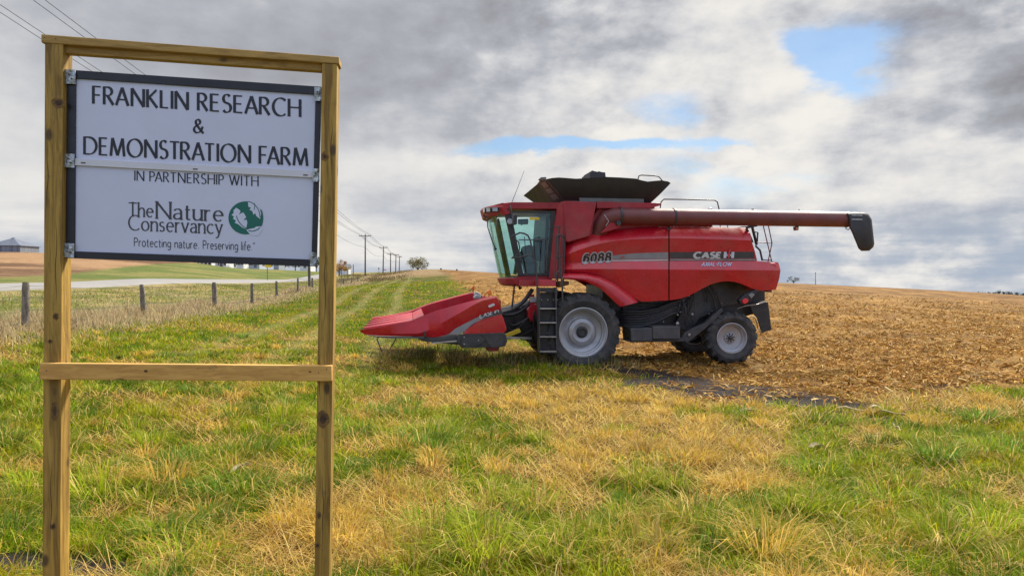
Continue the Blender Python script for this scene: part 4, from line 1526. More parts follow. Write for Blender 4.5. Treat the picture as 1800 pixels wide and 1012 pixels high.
    pr(mb, [(1172, 400), (1180, 400), (1180, 526), (1172, 526)], .36, .40)
    mb.build('gap_shade', M_black, root)
    # far side panel so that the machine has two sides
    mb = MB()
    off = Vector((0, 3.02, 0))
    G = strip(ROWS, 992, lambda l: l[-1][0], 40)
    mb.shell([[Vector((p.x, 3.35 - (p.y - .1), p.z)) for p in r] for r in G], (0, -.03, 0))
    mb.build('side_panel', M_red, root, smooth=14)

    # ---- grain tank ------------------------------------------------------------------------------------------------
    mb = MB()
    pr(mb, [(990.5, 353), (1049, 355.5), (1037, 415), (999, 426), (994, 424)], .24, 3.1)
    mb.build('tank_wall', M_red_d, root, smooth=30, bevel=.02)
    mb = MB()
    near = [cp(990.5, 353, .245), cp(980, 359.5, .50), cp(973.5, 398, .50), cp(965, 490, .50), cp(989, 490, .22), cp(994, 424, .245)]
    mb.prism(near, (0, 2.3, 0))
    mb.build('cab_rear_wall', M_red_d, root, smooth=30, bevel=.012)
    mb = MB()
    pr(mb, [(1049, 354), (1162, 357), (1162, 361), (1151, 361.5), (1151, 366), (1049, 366)], .30, 3.0)
    mb.build('tank_rim', M_red_d, root, smooth=30, bevel=.008)
    # flared grey extension
    base_n = [(981, 357.5), (993, 353), (1143.5, 357)]
    V1, V2, B1, B2 = .12, 3.15, .50, 2.75
    near_top = [(960, 315), (971, 312.8), (982.5, 312), (997, 313), (1012.5, 314.2), (1035, 313), (1065, 311), (1090, 312), (1117.5, 314), (1128, 317), (1138.5, 319.2), (1150, 318), (1162.5, 317), (1174.5, 319), (1179, 322)]
    tx = np.array([p[0] for p in near_top])
    near_bot = [(993 + (1143.5 - 993) * (x - 960) / (1179 - 960), 353 + 4 * (x - 960) / 219) for x in tx]
    ntop = [cp(x, y, V1) for x, y in near_top]
    nbot = [cp(x, y, B1) for x, y in near_bot]
    ftop = [Vector((p.x, V2, p.z)) for p in ntop]
    fbot = [Vector((p.x, B2, p.z)) for p in nbot]
    c1, c2 = cp(948, 318.5, 1.0), cp(944, 324, 2.0)
    d1, d2 = cp(976, 357.5, 1.0), cp(973, 360, 2.0)
    e1, e2 = Vector((ntop[-1].x + .02, 1.0, ntop[-1].z)), Vector((ntop[-1].x + .02, 2.2, ntop[-1].z))
    g1, g2 = Vector((nbot[-1].x, 1.0, nbot[-1].z)), Vector((nbot[-1].x, 2.2, nbot[-1].z))
    ringt = ntop + [e1, e2] + ftop[::-1] + [c2, c1]
    ringb = nbot + [g1, g2] + fbot[::-1] + [d2, d1]
    mb = MB()
    G = []
    n = len(ringt)
    for w in np.linspace(0, 1, 7):
        row = [a_ + (b_ - a_) * w for a_, b_ in zip(ringb, ringt)]
        if 0 < w < 1:
            row = [p + Vector((0, -.05 * math.sin(PI * w) if p.y < .8 else 0, 0)) for p in row]
        G.append(row + [row[0]])
    mb.grid(G)
    ctr = sum(ringt, Vector()) / n
    Gi = [[p + (Vector((ctr.x, ctr.y, p.z)) - p).normalized() * .035 for p in r] for r in G]
    mb.grid([r[::-1] for r in Gi])
    mb.grid([G[-1], Gi[-1]])
    ext = mb.build('tank_extension', M_tank, root, smooth=35)
    mb = MB()                                            # lighter windows in the front flap
    def flap(u, w):
        a_ = d1 + (d2 - d1) * u if u >= 0 else nbot[0] + (d1 - nbot[0]) * (1 + u)
        b_ = c1 + (c2 - c1) * u if u >= 0 else ntop[0] + (c1 - ntop[0]) * (1 + u)
        return a_ + (b_ - a_) * w + Vector((-.012, -.012, 0))
    for w0, w1 in ((.12, .36), (.42, .62), (.68, .9)):
        mb2 = MB()
        mb2.shell([[flap(u, w0) for u in (-.75, -.4, -.1)], [flap(u, w1) for u in (-.75, -.4, -.1)]], (-.008, -.008, 0))
        mb2.build('flap_window', M_tank_l, ext)
    mb = MB()
    pr(mb, [(1018, 347.5), (1132, 349.5), (1132, 357), (1020, 355)], .40, .47)
    mb.build('tank_ledge', M_tank_l, root, bevel=.008)
    mb = MB()                                            # clip at the front corner
    pr(mb, [(948, 314.5), (951, 311.5), (960, 311), (961, 313.5), (956, 316.5), (951, 317)], .20, .36)
    mb.build('corner_cap', M_tank_l, root, bevel=.008)
    mb = MB()                                            # bubble-up auger top in the middle of the tank
    pr(mb, [(1037, 313), (1037.5, 303), (1040, 302.5), (1041, 299.5), (1044, 300.5), (1050, 302), (1053, 301), (1058, 302.5), (1064, 303), (1065, 312)], 1.2, 2.0)
    mb.build('auger_head', M_tank, root, bevel=.006)
    mb = MB()
    mb.tube([cp(1121.5, 315, .5), cp(1123, 309.5, .5), cp(1127, 308, .5), cp(1150, 309, .5), cp(1158, 310.5, .5), cp(1164.5, 318, .5)], .014, 8)
    mb.build('handrail', M_dark, root, smooth=60)
    # ---- unloading auger ---------------------------------------------------------------------------------------------
    VT = .28
    mb = MB()
    path = [cp(1047, 425, .62), cp(1052, 410, .56), cp(1058, 395, .46), cp(1068, 383.5, .36), cp(1080, 380, .30)] + [cp(x, 379.6 + (x - 1090) * .0155, VT) for x in (1090, 1130, 1184, 1250, 1320, 1400, 1490)]
    mb.tube(path, [.21, .205, .20, .197] + [.193] * 8, 28)
    tube = mb.build('unloading_auger', M_auger, root, smooth=40)
    for x, r_ in ((1089.5, .212), (1184, .208), (1488, .200)):
        mb = MB()
        c = cp(x, 379.6 + (x - 1090) * .0155, VT)
        mb.lathe([(.185, -.022), (r_, -.022), (r_, .022), (.185, .022)], c, 'X', 32)
        mb.build('collar', M_dark, tube, smooth=40)
    mb = MB()                                            # elbow casting and hinge
    pr(mb, [(1068, 397), (1076, 386), (1086, 384), (1090, 393), (1091, 400), (1070, 407), (1056, 410)], .20, .34)
    mb.build('elbow', M_red_d, tube, smooth=30, bevel=.02)
    mb = MB()
    c = cp(1087, 392, .16)
    mb.lathe([(.0001, -.03), (.055, -.03), (.06, -.02), (.06, .10)], c, 'Y', 18)
    mb.build('hinge', M_dark, tube, smooth=40)
    mb = MB()
    mb.tube([cp(1062, 377, .12), cp(1068, 386, .10), cp(1070, 389, .1), cp(1065, 398, .12)], .008, 6)
    mb.build('weld', M_steel, tube)
    # spout boot
    mb = MB()
    S = [(1489, 373.5), (1500, 373), (1520, 373.6), (1527, 376.5), (1532.5, 386), (1537, 428), (1535.5, 434), (1528, 440.8), (1514, 441.2), (1509, 437), (1497, 408), (1492, 398)]
    slices = []
    cc = np.mean(np.array(S), 0)
    for v, k in ((.03, .82), (.06, .93), (.12, 1.0), (.44, 1.0), (.50, .93), (.53, .82)):
        slices.append([cp(*(cc + (np.array(p) - cc) * k), v) for p in S])
    mb.loft(slices)
    bt = mb.build('spout', M_tank, tube, smooth=40)
    mb = MB()
    for y in (377.3, 384.5):
        pr(mb, [(1497, y), (1516, y + .4), (1516, y + 2.2), (1497, y + 1.8)], .022, .06)
    mb.build('spout_bracket', M_steel, bt)
    mb = MB()
    c = cp(1490, 400, .28)
    mb.tube([cp(1487, 398, .2), cp(1487, 402, .2), cp(1491, 404, .2), cp(1494, 401, .2)], .012, 8)
    mb.build('hook', M_dark, tube, smooth=60)
    mb = MB()
    pr(mb, [(1398.5, 398), (1404.5, 398), (1404, 404.5), (1399.5, 405)], .22, .34)
    lamp = mb.build('work_lamp', M_dark, tube, bevel=.01)
    mb = MB()
    pr(mb, [(1399.5, 400), (1403, 400), (1403, 403.5), (1399.8, 403.6)], .213, .219)
    mb.build('lens', M_amber, lamp)
    mb = MB()
    mb.tube([cp(1404.8, 372, .28), cp(1404.4, 367.5, .28)], .01, 6)
    mb.build('tube_bolt', M_dark, tube)
    mb = MB()
    mb.tube([cp(1323, 370, .28), cp(1323, 367.3, .28)], .03, 8)
    mb.build('tube_bolt', M_dark, tube)
    mb = MB()
    mb.tube([cp(1244, 369, .28), cp(1246, 366, .28), cp(1249.5, 365.6, .28), cp(1252, 368, .28)], .012, 6)
    mb.build('lifting_eye', M_steel, tube, smooth=60)
    mb = MB()                                            # tube rest and rear rail on the deck
    mb.bar(cp(1312, 402, .35), cp(1322, 425, .45), .05, .05)
    mb.bar(cp(1322, 398, .30), cp(1330, 430, .45), .05, .05)
    mb.bar(cp(1312, 400, .30), cp(1330, 396, .30), .08, .06)
    mb.tube([cp(1327, 408, .4), cp(1332, 408.5, .4), cp(1331, 425, .4)], .02, 6)
    mb.tube([cp(1328, 432, .4), cp(1336, 440, .4), cp(1340, 458, .4)], .025, 8)
    mb.build('auger_rest', M_dark, root, smooth=50)
    mb = MB()
    mb.tube([cp(1160.5, 366, .9), cp(1162, 355, .9), cp(1167, 350.3, .9), cp(1200, 350.5, .9), cp(1256, 352, .9), cp(1261, 355, .9), cp(1264, 368, .9)], .016, 8)
    mb.build('handrail', M_dark, root, smooth=60)
    mb = MB()
    for x in (1266, 1279):
        mb.tube([cp(x, 394, .8), cp(x, 402, .8)], .013, 6)
    mb.tube([cp(1253, 394.5, .8), cp(1266, 395, .8), cp(1279, 395, .8), cp(1316, 396, .8)], .013, 6)
    mb.tube([cp(1295, 401, .8), cp(1304, 398.5, .8), cp(1314, 398.5, .8)], .013, 6)
    mb.build('deck_rail', M_auger, root, smooth=60)
    mb = MB()
    mb.tube([cp(1341.5, 396, .5), cp(1352, 440, .5), cp(1357, 461, .5)], .013, 6)
    mb.tube([cp(1350.5, 396, .5), cp(1357, 427, .5), cp(1353.5, 444, .5), cp(1350, 460, .5)], .013, 6)
    mb.tube([cp(1323, 425.5, .5), cp(1357, 427, .5)], .013, 6)
    mb.tube([cp(1341.5, 396, .5), cp(1350.5, 396, .5)], .013, 6)
    mb.tube([cp(1341, 457, .5), cp(1357, 457.5, .5)], .016, 6)
    mb.build('rear_ladder_rail', M_auger, root, smooth=60)

    # ---- cab ---------------------------------------------------------------------------------------------------------
    V0, V3 = .52, 2.6
    mb = MB()
    roof = [(849, 366), (852.5, 361.5), (866, 360), (896, 358.6), (980, 359), (977.2, 370.4), (900, 370.4), (886, 371), (880, 377.5), (853.5, 380.5)]
    slices = []
    for v, sh in ((V0 - .02, 1.0), (V0 + .25, .45), (V0 + .7, .1), (1.56, 0), (V3 - .7, .1), (V3 - .25, .45), (V3, 1.0)):
        ring = []
        for i, (x, y) in enumerate(roof):
            q = cp(x, y, .9)
            q.y = v
            if i in (0, 1, 9): q.x += .42 * sh
            if i in (2, 8): q.x += .20 * sh
            ring.append(q)
        slices.append(ring)
    mb.loft(slices)
    rf = mb.build('cab_roof', M_red_d, root, smooth=35, bevel=.012)
    # visor lamps on the rounded corner
    for k, (x0, x1, y0, y1, va, vb) in enumerate(((865.5, 877, 364.2, 372.2, .50, .56), (855, 863.5, 364.5, 373, .66, .86), (849.6, 853.5, 365.5, 374, .96, 1.2))):
        mb = MB()
        vv = [va, vb]
        front = [cp(x1, y0, va), cp(x0, y0 + .3, vb), cp(x0 + .6, y1 + .4, vb), cp(x1, y1, va)]
        front = [p + Vector((-.015, -.018, 0)) for p in front]
        mb.prism(front, (.03, .05, 0))
        l = mb.build('work_lamp', M_black, rf, bevel=.006)
        mb = MB()
        ctr_ = sum(front, Vector()) / 4
        mb.prism([ctr_ + (p - ctr_) * .78 + Vector((-.006, -.006, 0)) for p in front], (.004, .004, 0))
        mb.build('lens', M_lamp, l)
    # pillars
    mb = MB()
    pr(mb, [(886.5, 371), (898, 371), (921, 484.5), (911.5, 485.5)], V0, V0 + .10)
    mb.build('front_pillar', M_black, root, bevel=.01)
    mb = MB()
    pr(mb, [(969, 371), (977, 371), (968, 489), (961, 483)], V0 - .01, V0 + .12)
    mb.build('rear_pillar', M_black, root, bevel=.01)
    mb = MB()
    q1, q2 = cp(887, 371, V0), cp(912, 485, V0)
    for v in (V3 - .10,):
        mb.prism([Vector((p.x, v, p.z)) for p in (cp(886.5, 371, V0), cp(898, 371, V0), cp(921, 484.5, V0), cp(911.5, 485.5, V0))], (0, .1, 0))
    mb.build('front_pillar', M_black, root, bevel=.01)
    mb = MB()
    mb.prism([Vector((p.x, V3 - .12, p.z)) for p in (cp(969, 371, V0), cp(977, 371, V0), cp(968, 489, V0), cp(961, 483, V0))], (0, .12, 0))
    mb.build('rear_pillar', M_black, root, bevel=.01)
    mb = MB()                                            # door frame rails
    pr(mb, [(897.5, 371), (970, 371), (970, 374.2), (898, 373.6)], V0, V0 + .06)
    mb.build('door_frame', M_black, root, bevel=.006)
    mb = MB()
    pr(mb, [(920, 480.5), (962, 480), (961.5, 485), (921, 485)], V0, V0 + .06)
    mb.build('door_frame', M_black, root, bevel=.006)
    mb = MB()
    pr(mb, [(898, 373.5), (969.5, 373.8), (962, 480.3), (919.5, 481)], V0 + .035, V0 + .041)
    mb.build('door_glass', M_glass, root)
    mb = MB()
    mb.prism([Vector((p.x, V3 - .06, p.z)) for p in (cp(898, 373.5, V0), cp(969.5, 373.8, V0), cp(962, 480.3, V0), cp(919.5, 481, V0))], (0, .006, 0))
    mb.build('side_glass', M_glass, root)
    # curved windscreen
    G = []
    for w in np.linspace(0, 1, 8):
        xl = 862.0 + (884.0 - 862.0) * w ** 1.15
        yl = 380 + (488 - 380) * w
        xr = 888 + (912.5 - 888) * w
        yr = 374 + (486 - 374) * w
        a_ = cp(xr, yr, V0 + .03)
        f_ = cp(xl, yl, 1.25)
        row = []
        for s in np.linspace(0, PI, 17):
            v = 1.56 - (1.56 - V0 - .03) * math.cos(s)
            row.append(Vector((a_.x + (f_.x - a_.x) * math.sin(s) ** .62, v, a_.z + (f_.z - a_.z) * math.sin(s) ** .62)))
        G.append(row)
    mb = MB()
    mb.shell(G, (.006, 0, 0))
    mb.build('windscreen', M_glass, root, smooth=60)
    mb = MB()
    pr(mb, [(960, 376), (978, 371), (970, 484), (955, 484)], 1.0, 2.45)
    mb.build('cab_back_wall', M_black, root)
    mb = MB()
    pr(mb, [(908, 484), (962, 483), (962, 487), (908, 488)], V0 + .08, V3 - .08)
    mb.build('cab_floor', M_black, root)
    # inside: seat, wheel, column, console
    mb = MB()
    pr(mb, [(923, 432), (930, 430), (938, 432), (939, 449), (944, 455), (944, 462), (920, 462), (918, 454)], 1.2, 1.75)
    pr(mb, [(944, 416), (951, 415), (952, 458), (943, 458)], 1.2, 1.75)
    pr(mb, [(920, 460), (946, 460), (944, 484), (926, 484)], 1.3, 1.65)
    mb.build('driver_seat', M_seat, root, smooth=40, bevel=.04)
    mb = MB()
    mb.bar(cp(905, 482, 1.5), cp(911, 446, 1.5), .10, .08)
    mb.tube([cp(909, 447, 1.5) + Vector((.20 * math.cos(a_) * .55, .20 * math.sin(a_), .20 * math.cos(a_) * .35)) for a_ in np.linspace(0, 2 * PI, 25)], .014, 8)
    mb.build('steering_column', M_black, root, smooth=50)
    mb = MB()
    pr(mb, [(911, 385), (929, 384.5), (928.5, 394), (919, 394.5), (917, 396), (915, 394), (911, 394)], V0 + .3, V0 + .36)
    mb.build('monitor', M_black, root, bevel=.008)
    mb = MB()
    pr(mb, [(930.5, 382.2), (948, 382), (948, 386.6), (930.5, 386.6)], V0 + .028, V0 + .032)
    mb.build('warning_sticker', M_yellow, root)
    mb = MB()                                            # wiper and mirror
    mb.tube([cp(876, 384, 1.0), cp(886, 430, .92), cp(893, 471, .95)], .014, 6)
    mb.build('wiper', M_black, root, smooth=60)
    mb = MB()
    pr(mb, [(903, 377), (909.5, 376.5), (909, 394), (902, 396)], .20, .27)
    mir = mb.build('mirror', M_black, root, bevel=.02)
    mb = MB()
    mb.tube([cp(896.5, 361, .45), cp(900, 374, .38), cp(901.5, 386, .30), cp(904, 388, .25)], .015, 6)
    mb.build('mirror_arm', M_dark, mir, smooth=60)
    mb = MB()
    mb.lathe([(.0001, -.05), (.06, -.05), (.075, -.02), (.07, .05), (.03, .08)], cp(896.5, 389.5, .36), 'Y', 16)
    ml = mb.build('work_lamp', M_lamp, root, smooth=50)
    mb = MB()
    mb.tube([cp(856, 381, 1.0), cp(857.5, 400, .75), cp(864, 420, .75), cp(870.5, 437, .80)], .013, 6)
    mb.tube([cp(849.5, 378, 1.0), cp(852, 381, 1.0), cp(857, 381, 1.0)], .02, 6)
    arm = mb.build('mirror_bar', M_dark, root, smooth=60)
    mb = MB()
    mb.lathe([(.0001, -.03), (.035, -.02), (.035, .02), (.0001, .03)], cp(870.7, 437.5, .80), 'Y', 12)
    mb.build('bar_end', M_black, arm, smooth=60)
    mb = MB()
    mb.tube([cp(898, 360, .7), cp(908, 335, .7), cp(921.5, 300, .7)], [.008, .006, .004], 6)
    mb.build('antenna', M_wire, root)
    # cab base and platform
    mb = MB()
    slices = []
    basep = [(883, 489), (914, 484.3), (965, 484.3), (965, 492), (915, 493), (914.5, 502.6), (895, 503), (888, 500)]
    for v, sh in ((V0 + .02, .5), (V0 + .3, .15), (1.56, 0), (V3 - .3, .15), (V3, .5)):
        ring = []
        for i, (x, y) in enumerate(basep):
            q = cp(x, y, .9)
            q.y = v
            if i in (0, 6, 7): q.x += .40 * sh
            ring.append(q)
        slices.append(ring)
    mb.loft(slices)
    mb.build('cab_base', M_red_d, root, smooth=35, bevel=.01)
    mb = MB()
    pr(mb, [(914, 492.5), (978, 492), (978, 503), (914, 503)], .30, 2.5)
    mb.build('platform_side', M_red_d, root, bevel=.01)
    mb = MB()
    pr(mb, [(945.5, 491.5), (977.5, 491.5), (977.5, 503), (945.5, 503)], -.10, .28)
    mb.build('platform_step', M_red, root, bevel=.01)
    mb = MB()
    mb.tube([cp(904, 503, .9), cp(900, 541, .9)], .022, 8)
    mb.tube([cp(913, 503, .9), cp(913, 508, .9), cp(917, 505, .9)], .03, 8)
    mb.build('stay', M_dark, root, smooth=60)

    # ---- ladder and handrails ----------------------------------------------------------------------------------------
    LV = -.12
    mb = MB()
    pr(mb, [(945.5, 505), (949.5, 505), (949.5, 620), (948, 620)], LV, LV + .22)
    pr(mb, [(976, 505), (979.5, 505), (979, 620), (977.5, 620)], LV, LV + .22)
    lad = mb.build('ladder', M_dark, root, bevel=.006)
    for y0, y1, bk in ((505.5, 513, .05), (514, 540, .17), (542, 565, .17), (567, 590, .17), (592, 615.5, .17)):
        mb = MB()
        pr(mb, [(949.7, y0), (975.8, y0), (976.5, y1), (949.7, y1)], LV + bk, LV + bk + .012)
        mb.build('riser', M_black, lad)
    for y in (540.8, 565.6, 590.4, 616):
        mb = MB()
        G0 = [cp(949, y, LV - .02), cp(978, y, LV - .02)]
        h = .034 if y < 610 else .055
        mb.prism([G0[0], G0[1], G0[1] + Vector((0, .20, 0)), G0[0] + Vector((0, .20, 0))], (0, 0, -h))
        st = mb.build('step', M_dark, lad, bevel=.004)
        mb = MB()
        mb.prism([p + Vector((0, -.006, -.006)) for p in (G0[0], G0[1], G0[1] + Vector((0, .004, 0)), G0[0] + Vector((0, .004, 0)))], (0, 0, -.024))
        mb.build('step_edge', M_steel, st)
    for x in (952, 963, 973, 979.5):
        mb = MB()
        mb.lathe([(.0001, -.006), (.011, -.006), (.011, .004)], cp(x, 526.7, LV + .15), 'Y', 8)
        mb.build('bolt', M_letter, lad)
    mb = MB()
    mb.tube([cp(899, 416, -.02), cp(905, 413, -.05), cp(914, 409, -.08), cp(922, 410.5, -.10), cp(928, 414, -.11), cp(932, 422, -.12), cp(943, 475, -.12), cp(944.5, 500, -.12), cp(945, 530, -.12)], .020, 10)
    mb.tube([cp(904, 416, -.03), cp(906, 421, -.05), cp(911.5, 425, -.07), cp(913.5, 436, -.08), cp(911.5, 446, -.06), cp(906, 450, -.03)], .016, 8)
    mb.tube([cp(899, 453.5, -.0), cp(916, 452, -.08), cp(928, 448, -.11), cp(938, 450, -.12)], .018, 8)
    mb.build('handrail', M_dark, root, smooth=60)
    mb = MB()
    mb.tube([cp(912, 421.5, .25), cp(960, 421.5, .25)], .013, 6)
    mb.tube([cp(961, 420, .25), cp(956.5, 482, .25)], .013, 6)
    mb.tube([cp(922, 416, .25), cp(926, 484, .25)], .009, 6)
    mb.tube([cp(948, 416, .25), cp(950, 484, .25)], .008, 6)
    mb.build('platform_rail', M_dark, root, smooth=60)
    mb = MB()
    for x, y0, y1, v in ((978.5, 415, 488, -.02), (983, 399, 500, .05), (988, 414, 490, .0), (993, 417, 500, .10)):
        mb.tube([cp(x, y0, v), cp(x - 3, y1, v)], .018, 8)
    mb.tube([cp(978.5, 416, -.02), cp(983, 413, 0), cp(988, 413.5, 0), cp(993, 418, .1)], .020, 8)
    mb.tube([cp(975, 398.5, .2), cp(985, 398.5, .1)], .018, 6)
    mb.tube([cp(977, 452, -.02), cp(990, 450, 0)], .016, 6)
    mb.build('handrail', M_dark, root, smooth=60)
    mb = MB()
    mb.tube([cp(978, 492, -.15), cp(979, 480, -.16), cp(982.5, 476.5, -.17), cp(985.5, 480, -.17), cp(988.5, 500, -.17), cp(989, 540, -.16), cp(984, 552, -.13)], .022, 10)
    mb.build('handrail', M_dark, root, smooth=60)
    mb = MB()
    pr(mb, [(984, 506), (1001, 500), (1001, 494), (984, 494)], .30, .75)
    mb.build('hydraulic_tank', mat('tan_bracket', (.25, .15, .06), .6), root, bevel=.03)

    # ---- wheels ------------------------------------------------------------------------------------------------------
    def wheel(c, Rr, W, rim, nl, M_steer, offs, small):
        """c: centre of the tyre on its axle; the outer side looks to -v"""
        rt = empty('wheel', c, M_steer, root)
        h = W / 2
        mb = MB()
        prof = [(rim - .03, h - .06), (rim, h - .02), (rim + .05, h + .01), (rim + (Rr - rim) * .45, h + .04), (Rr - .10, h + .015), (Rr - .055, h - .04), (Rr - .035, h - .16), (Rr - .03, 0)]
        full = prof + [(r_, -y) for r_, y in prof[::-1][1:]]
        mb.lathe([(r_, y) for r_, y in full] + [(rim - .05, -h + .08), (rim - .05, h - .08), full[0]], (0, 0, 0), 'Y', 72, cap=False)
        # lugs: slanted bars, left and right in turn
        for i in range(nl):
            for sgn, o in ((-1, 0), (1, .5)):
                a0 = 2 * PI * (i + o) / nl
                pts = []
                for (y, da, ra, rb, wd) in ((h + .030, -.02, Rr - .16, Rr - .105, .060), (h - .005, 0, Rr - .09, Rr - .030, .058), (h * .72, .045, Rr - .05, Rr - .004, .052), (h * .35, .115, Rr - .05, Rr, .050), (-.03, .18, Rr - .05, Rr, .046)):
                    wa = wd / Rr
                    ring = []
                    for rr, aa in ((ra, -wa), (rb, -wa * .8), (rb, wa * .8), (ra, wa)):
                        ang = a0 + da * (1.0 if not small else 1.25) + aa
                        ring.append(Vector((rr * math.cos(ang), sgn * y, rr * math.sin(ang))))
                    pts.append(ring)
                mb.loft(pts)
        mb.build('tyre', M_rubber, rt, smooth=30)
        s = -1
        mb = MB()
        e = -h + .01
        if not small:
            P = [(rim - .02, h - .03), (rim, h - .02), (rim - .03, .0), (rim - .03, e + .16), (rim + .005, e + .03), (rim + .012, e - .008), (rim - .012, e - .012), (rim - .022, e + .012), (rim - .05, e + .03), (rim - .065, e + .075), (rim - .085, e + .09),
                 (rim - .10, e + .17), (rim * .66, e + .215), (rim * .58, e + .19), (rim * .54, e + .125), (rim * .40, e + .10), (rim * .30, e + .115), (.13, e + .135), (.0001, e + .135)]
        else:
            P = [(rim - .02, h - .03), (rim, h - .02), (rim - .03, .0), (rim - .03, e + .12), (rim + .004, e + .02), (rim + .008, e - .008), (rim - .012, e - .010), (rim - .022, e + .01), (rim - .04, e + .03), (rim - .045, e + .065), (rim - .07, e + .075), (rim - .085, e + .13),
                 (rim * .42, e + .15), (rim * .36, e + .12), (.0001, e + .115)]
        mb.lathe(P, (0, 0, 0), 'Y', 64, cap=False)
        rm = mb.build('rim', M_rim, rt, smooth=30)
        mb = MB()
        if not small:
            mb.lathe([(.15, e + .14), (.115, e + .10), (.115, e + .075), (.10, e + .06), (.088, e + .06), (.085, e + .10), (.0001, e + .105)], (0, 0, 0), 'Y', 32)
            mb.build('hub', M_dark, rm, smooth=30)
        else:
            mb.lathe([(.06, e + .12), (.055, e + .06), (.04, e + .045), (.0001, e + .04)], (0, 0, 0), 'Y', 24)
            mb.build('hub', M_dark, rm, smooth=30)
            for k in range(8):
                a0 = 2 * PI * k / 8 + .2
                mb = MB()
                ring = [Vector((r_ * math.cos(a0 + d), e + .108, r_ * math.sin(a0 + d))) for r_, d in ((.07, -.16), (.115, -.17), (.115, .17), (.07, .16))]
                mb.prism(ring, (0, .03, 0))
                mb.build('slot', M_black, rm)
        return rt
    cF = cp(1023.5, 583.5, .14)
    Rf = cF.z + 0.03
    wheel(Vector((cF.x, .38, cF.z)), .93, .70, .575, 22, 0, 0, False)
    wheel(Vector((cF.x, 2.85, cF.z)), .93, .70, .575, 22, PI, 0, False)
    cR = cp(1287.5, 594.0, .40)
    bR = cp(1287, 640.5, .40)
    Rr = cR.z - bR.z
    wheel(Vector((cR.x, .60, cR.z)), Rr + .02, .46, .375, 18, math.radians(-6), 0, True)
    wheel(Vector((cR.x, 2.75, cR.z)), Rr + .02, .46, .375, 18, math.radians(-6) + PI, 0, True)

    M_box = mat('grey_black_box', (0.055, 0.055, 0.06), 0.4, var=0.25, scale=4, dirt=(.15, .13, .11), dirt_amt=.4)
    # ---- underneath --------------------------------------------------------------------------------------------------
    mb = MB()
    pr(mb, [(1060, 500), (1120, 505), (1180, 505), (1235, 486), (1328, 484), (1345, 500), (1345, 545), (1300, 560), (1215, 576), (1098, 576), (1060, 560)], .95, 2.55)
    mb.build('chassis', M_black, root, bevel=.03)
    mb = MB()
    pr(mb, [(1185, 575), (1209, 525), (1240, 494), (1255, 488), (1310, 492), (1326, 512), (1322, 530), (1275, 538), (1230, 560), (1212, 585)], .80, .92)
    mb.build('straw_chopper_side', M_dark, root, bevel=.02)
    mb = MB()
    pr(mb, [(1108, 577), (1147, 576), (1147, 600), (1110, 600)], .12, .75)
    mb.build('battery_box', M_box, root, bevel=.02)
    mb = MB()
    pr(mb, [(1147.5, 573), (1196, 573), (1196, 596), (1147.5, 596)], .10, .75)
    mb.build('battery_box', M_box, root, bevel=.02)
    mb = MB()
    pr(mb, [(1096, 598), (1200, 594), (1212, 596), (1212, 600), (1110, 601.5)], .2, .6)
    mb.build('frame_rail', M_dark, root, bevel=.01)
    mb = MB()
    pr(mb, [(1197, 596), (1203, 585), (1215, 578), (1240, 567), (1262, 546), (1268, 541), (1272, 546), (1258, 562), (1240, 578), (1222, 592), (1212, 600)], .42, .56)
    arm = mb.build('axle_arm', M_dark, root, bevel=.02)
    mb = MB()
    mb.lathe([(.0001, -.03), (.035, -.03), (.035, .02)], cp(1211, 587.5, .42), 'Y', 6)
    mb.build('pivot_bolt', M_steel, arm)
    mb = MB()
    mb.bar(Vector((cR.x, .75, cR.z)), Vector((cR.x, 2.6, cR.z)), .20, .20)
    mb.build('rear_axle', M_dark, root, bevel=.03)
    mb = MB()
    mb.bar(Vector((cF.x, .7, cF.z)), Vector((cF.x, 2.55, cF.z)), .34, .34)
    mb.build('front_axle', M_dark, root, bevel=.03)
    # bundle of hoses
    M_hose = mat('rubber_hose', (0.045, 0.045, 0.05), 0.35, var=0.2, scale=8, dirt=(.12, .10, .08), dirt_amt=.25)
    for k in range(7):
        mb = MB()
        y0 = 545 + k * 4.2
        v = .52 + .03 * (k % 3)
        mb.tube([cp(1085, y0 + 2, v + .25), cp(1105, y0 + 3, v), cp(1130, y0 + 2.5, v), cp(1155, y0 - 2 - k * .6, v), cp(1178, y0 - 12 - k * 1.0, v + .03), cp(1200, 527 + k * 3.2, v + .1), cp(1216, 512 + k * 3.0, v + .35)], .026, 8)
        mb.build('hose', M_hose, root, smooth=60)
    for k in range(6):
        mb = MB()
        x0 = R.uniform(1188, 1222)
        mb.tube([cp(x0, R.uniform(520, 530), .6), cp(x0 + R.uniform(-12, 10), R.uniform(538, 552), .55), cp(x0 + R.uniform(-14, 14), R.uniform(556, 566), .6), cp(x0 + R.uniform(-20, 20), R.uniform(568, 576), .7)], .014, 6)
        mb.build('hose', M_hose, root, smooth=60)
    for x, y, r_ in ((1191, 568.5, .042), (1166, 565, .018), (1191, 553, .024), (1217, 552, .03), (1196, 548, .02), (1206, 549, .018), (1211, 520, .018), (1251, 546, .018), (1247, 551.5, .02), (1268, 533, .02)):
        mb = MB()
        mb.lathe([(.0001, -.02), (r_ * .6, -.02), (r_, -.01), (r_, .02)], cp(x, y, .60 if x < 1225 else .78), 'Y', 14)
        mb.build('coupling', M_steel, root, smooth=40)
    for a_, c_ in (((1222, 505), (1209, 552)), ((1243, 505), (1258, 545)), ((1250, 500), (1268, 541)), ((1236, 503), (1243, 530))):
        mb = MB()
        mb.tube([cp(*a_, .74), cp((a_[0] + c_[0]) / 2 + 3, (a_[1] + c_[1]) / 2, .70), cp(*c_, .74)], .018, 6)
        mb.build('hose', M_black, root, smooth=60)
    mb = MB()
    pr(mb, [(1095, 528), (1180, 530), (1165, 560), (1095, 572)], .85, .95)
    mb.build('guard_mesh', M_dark, root)
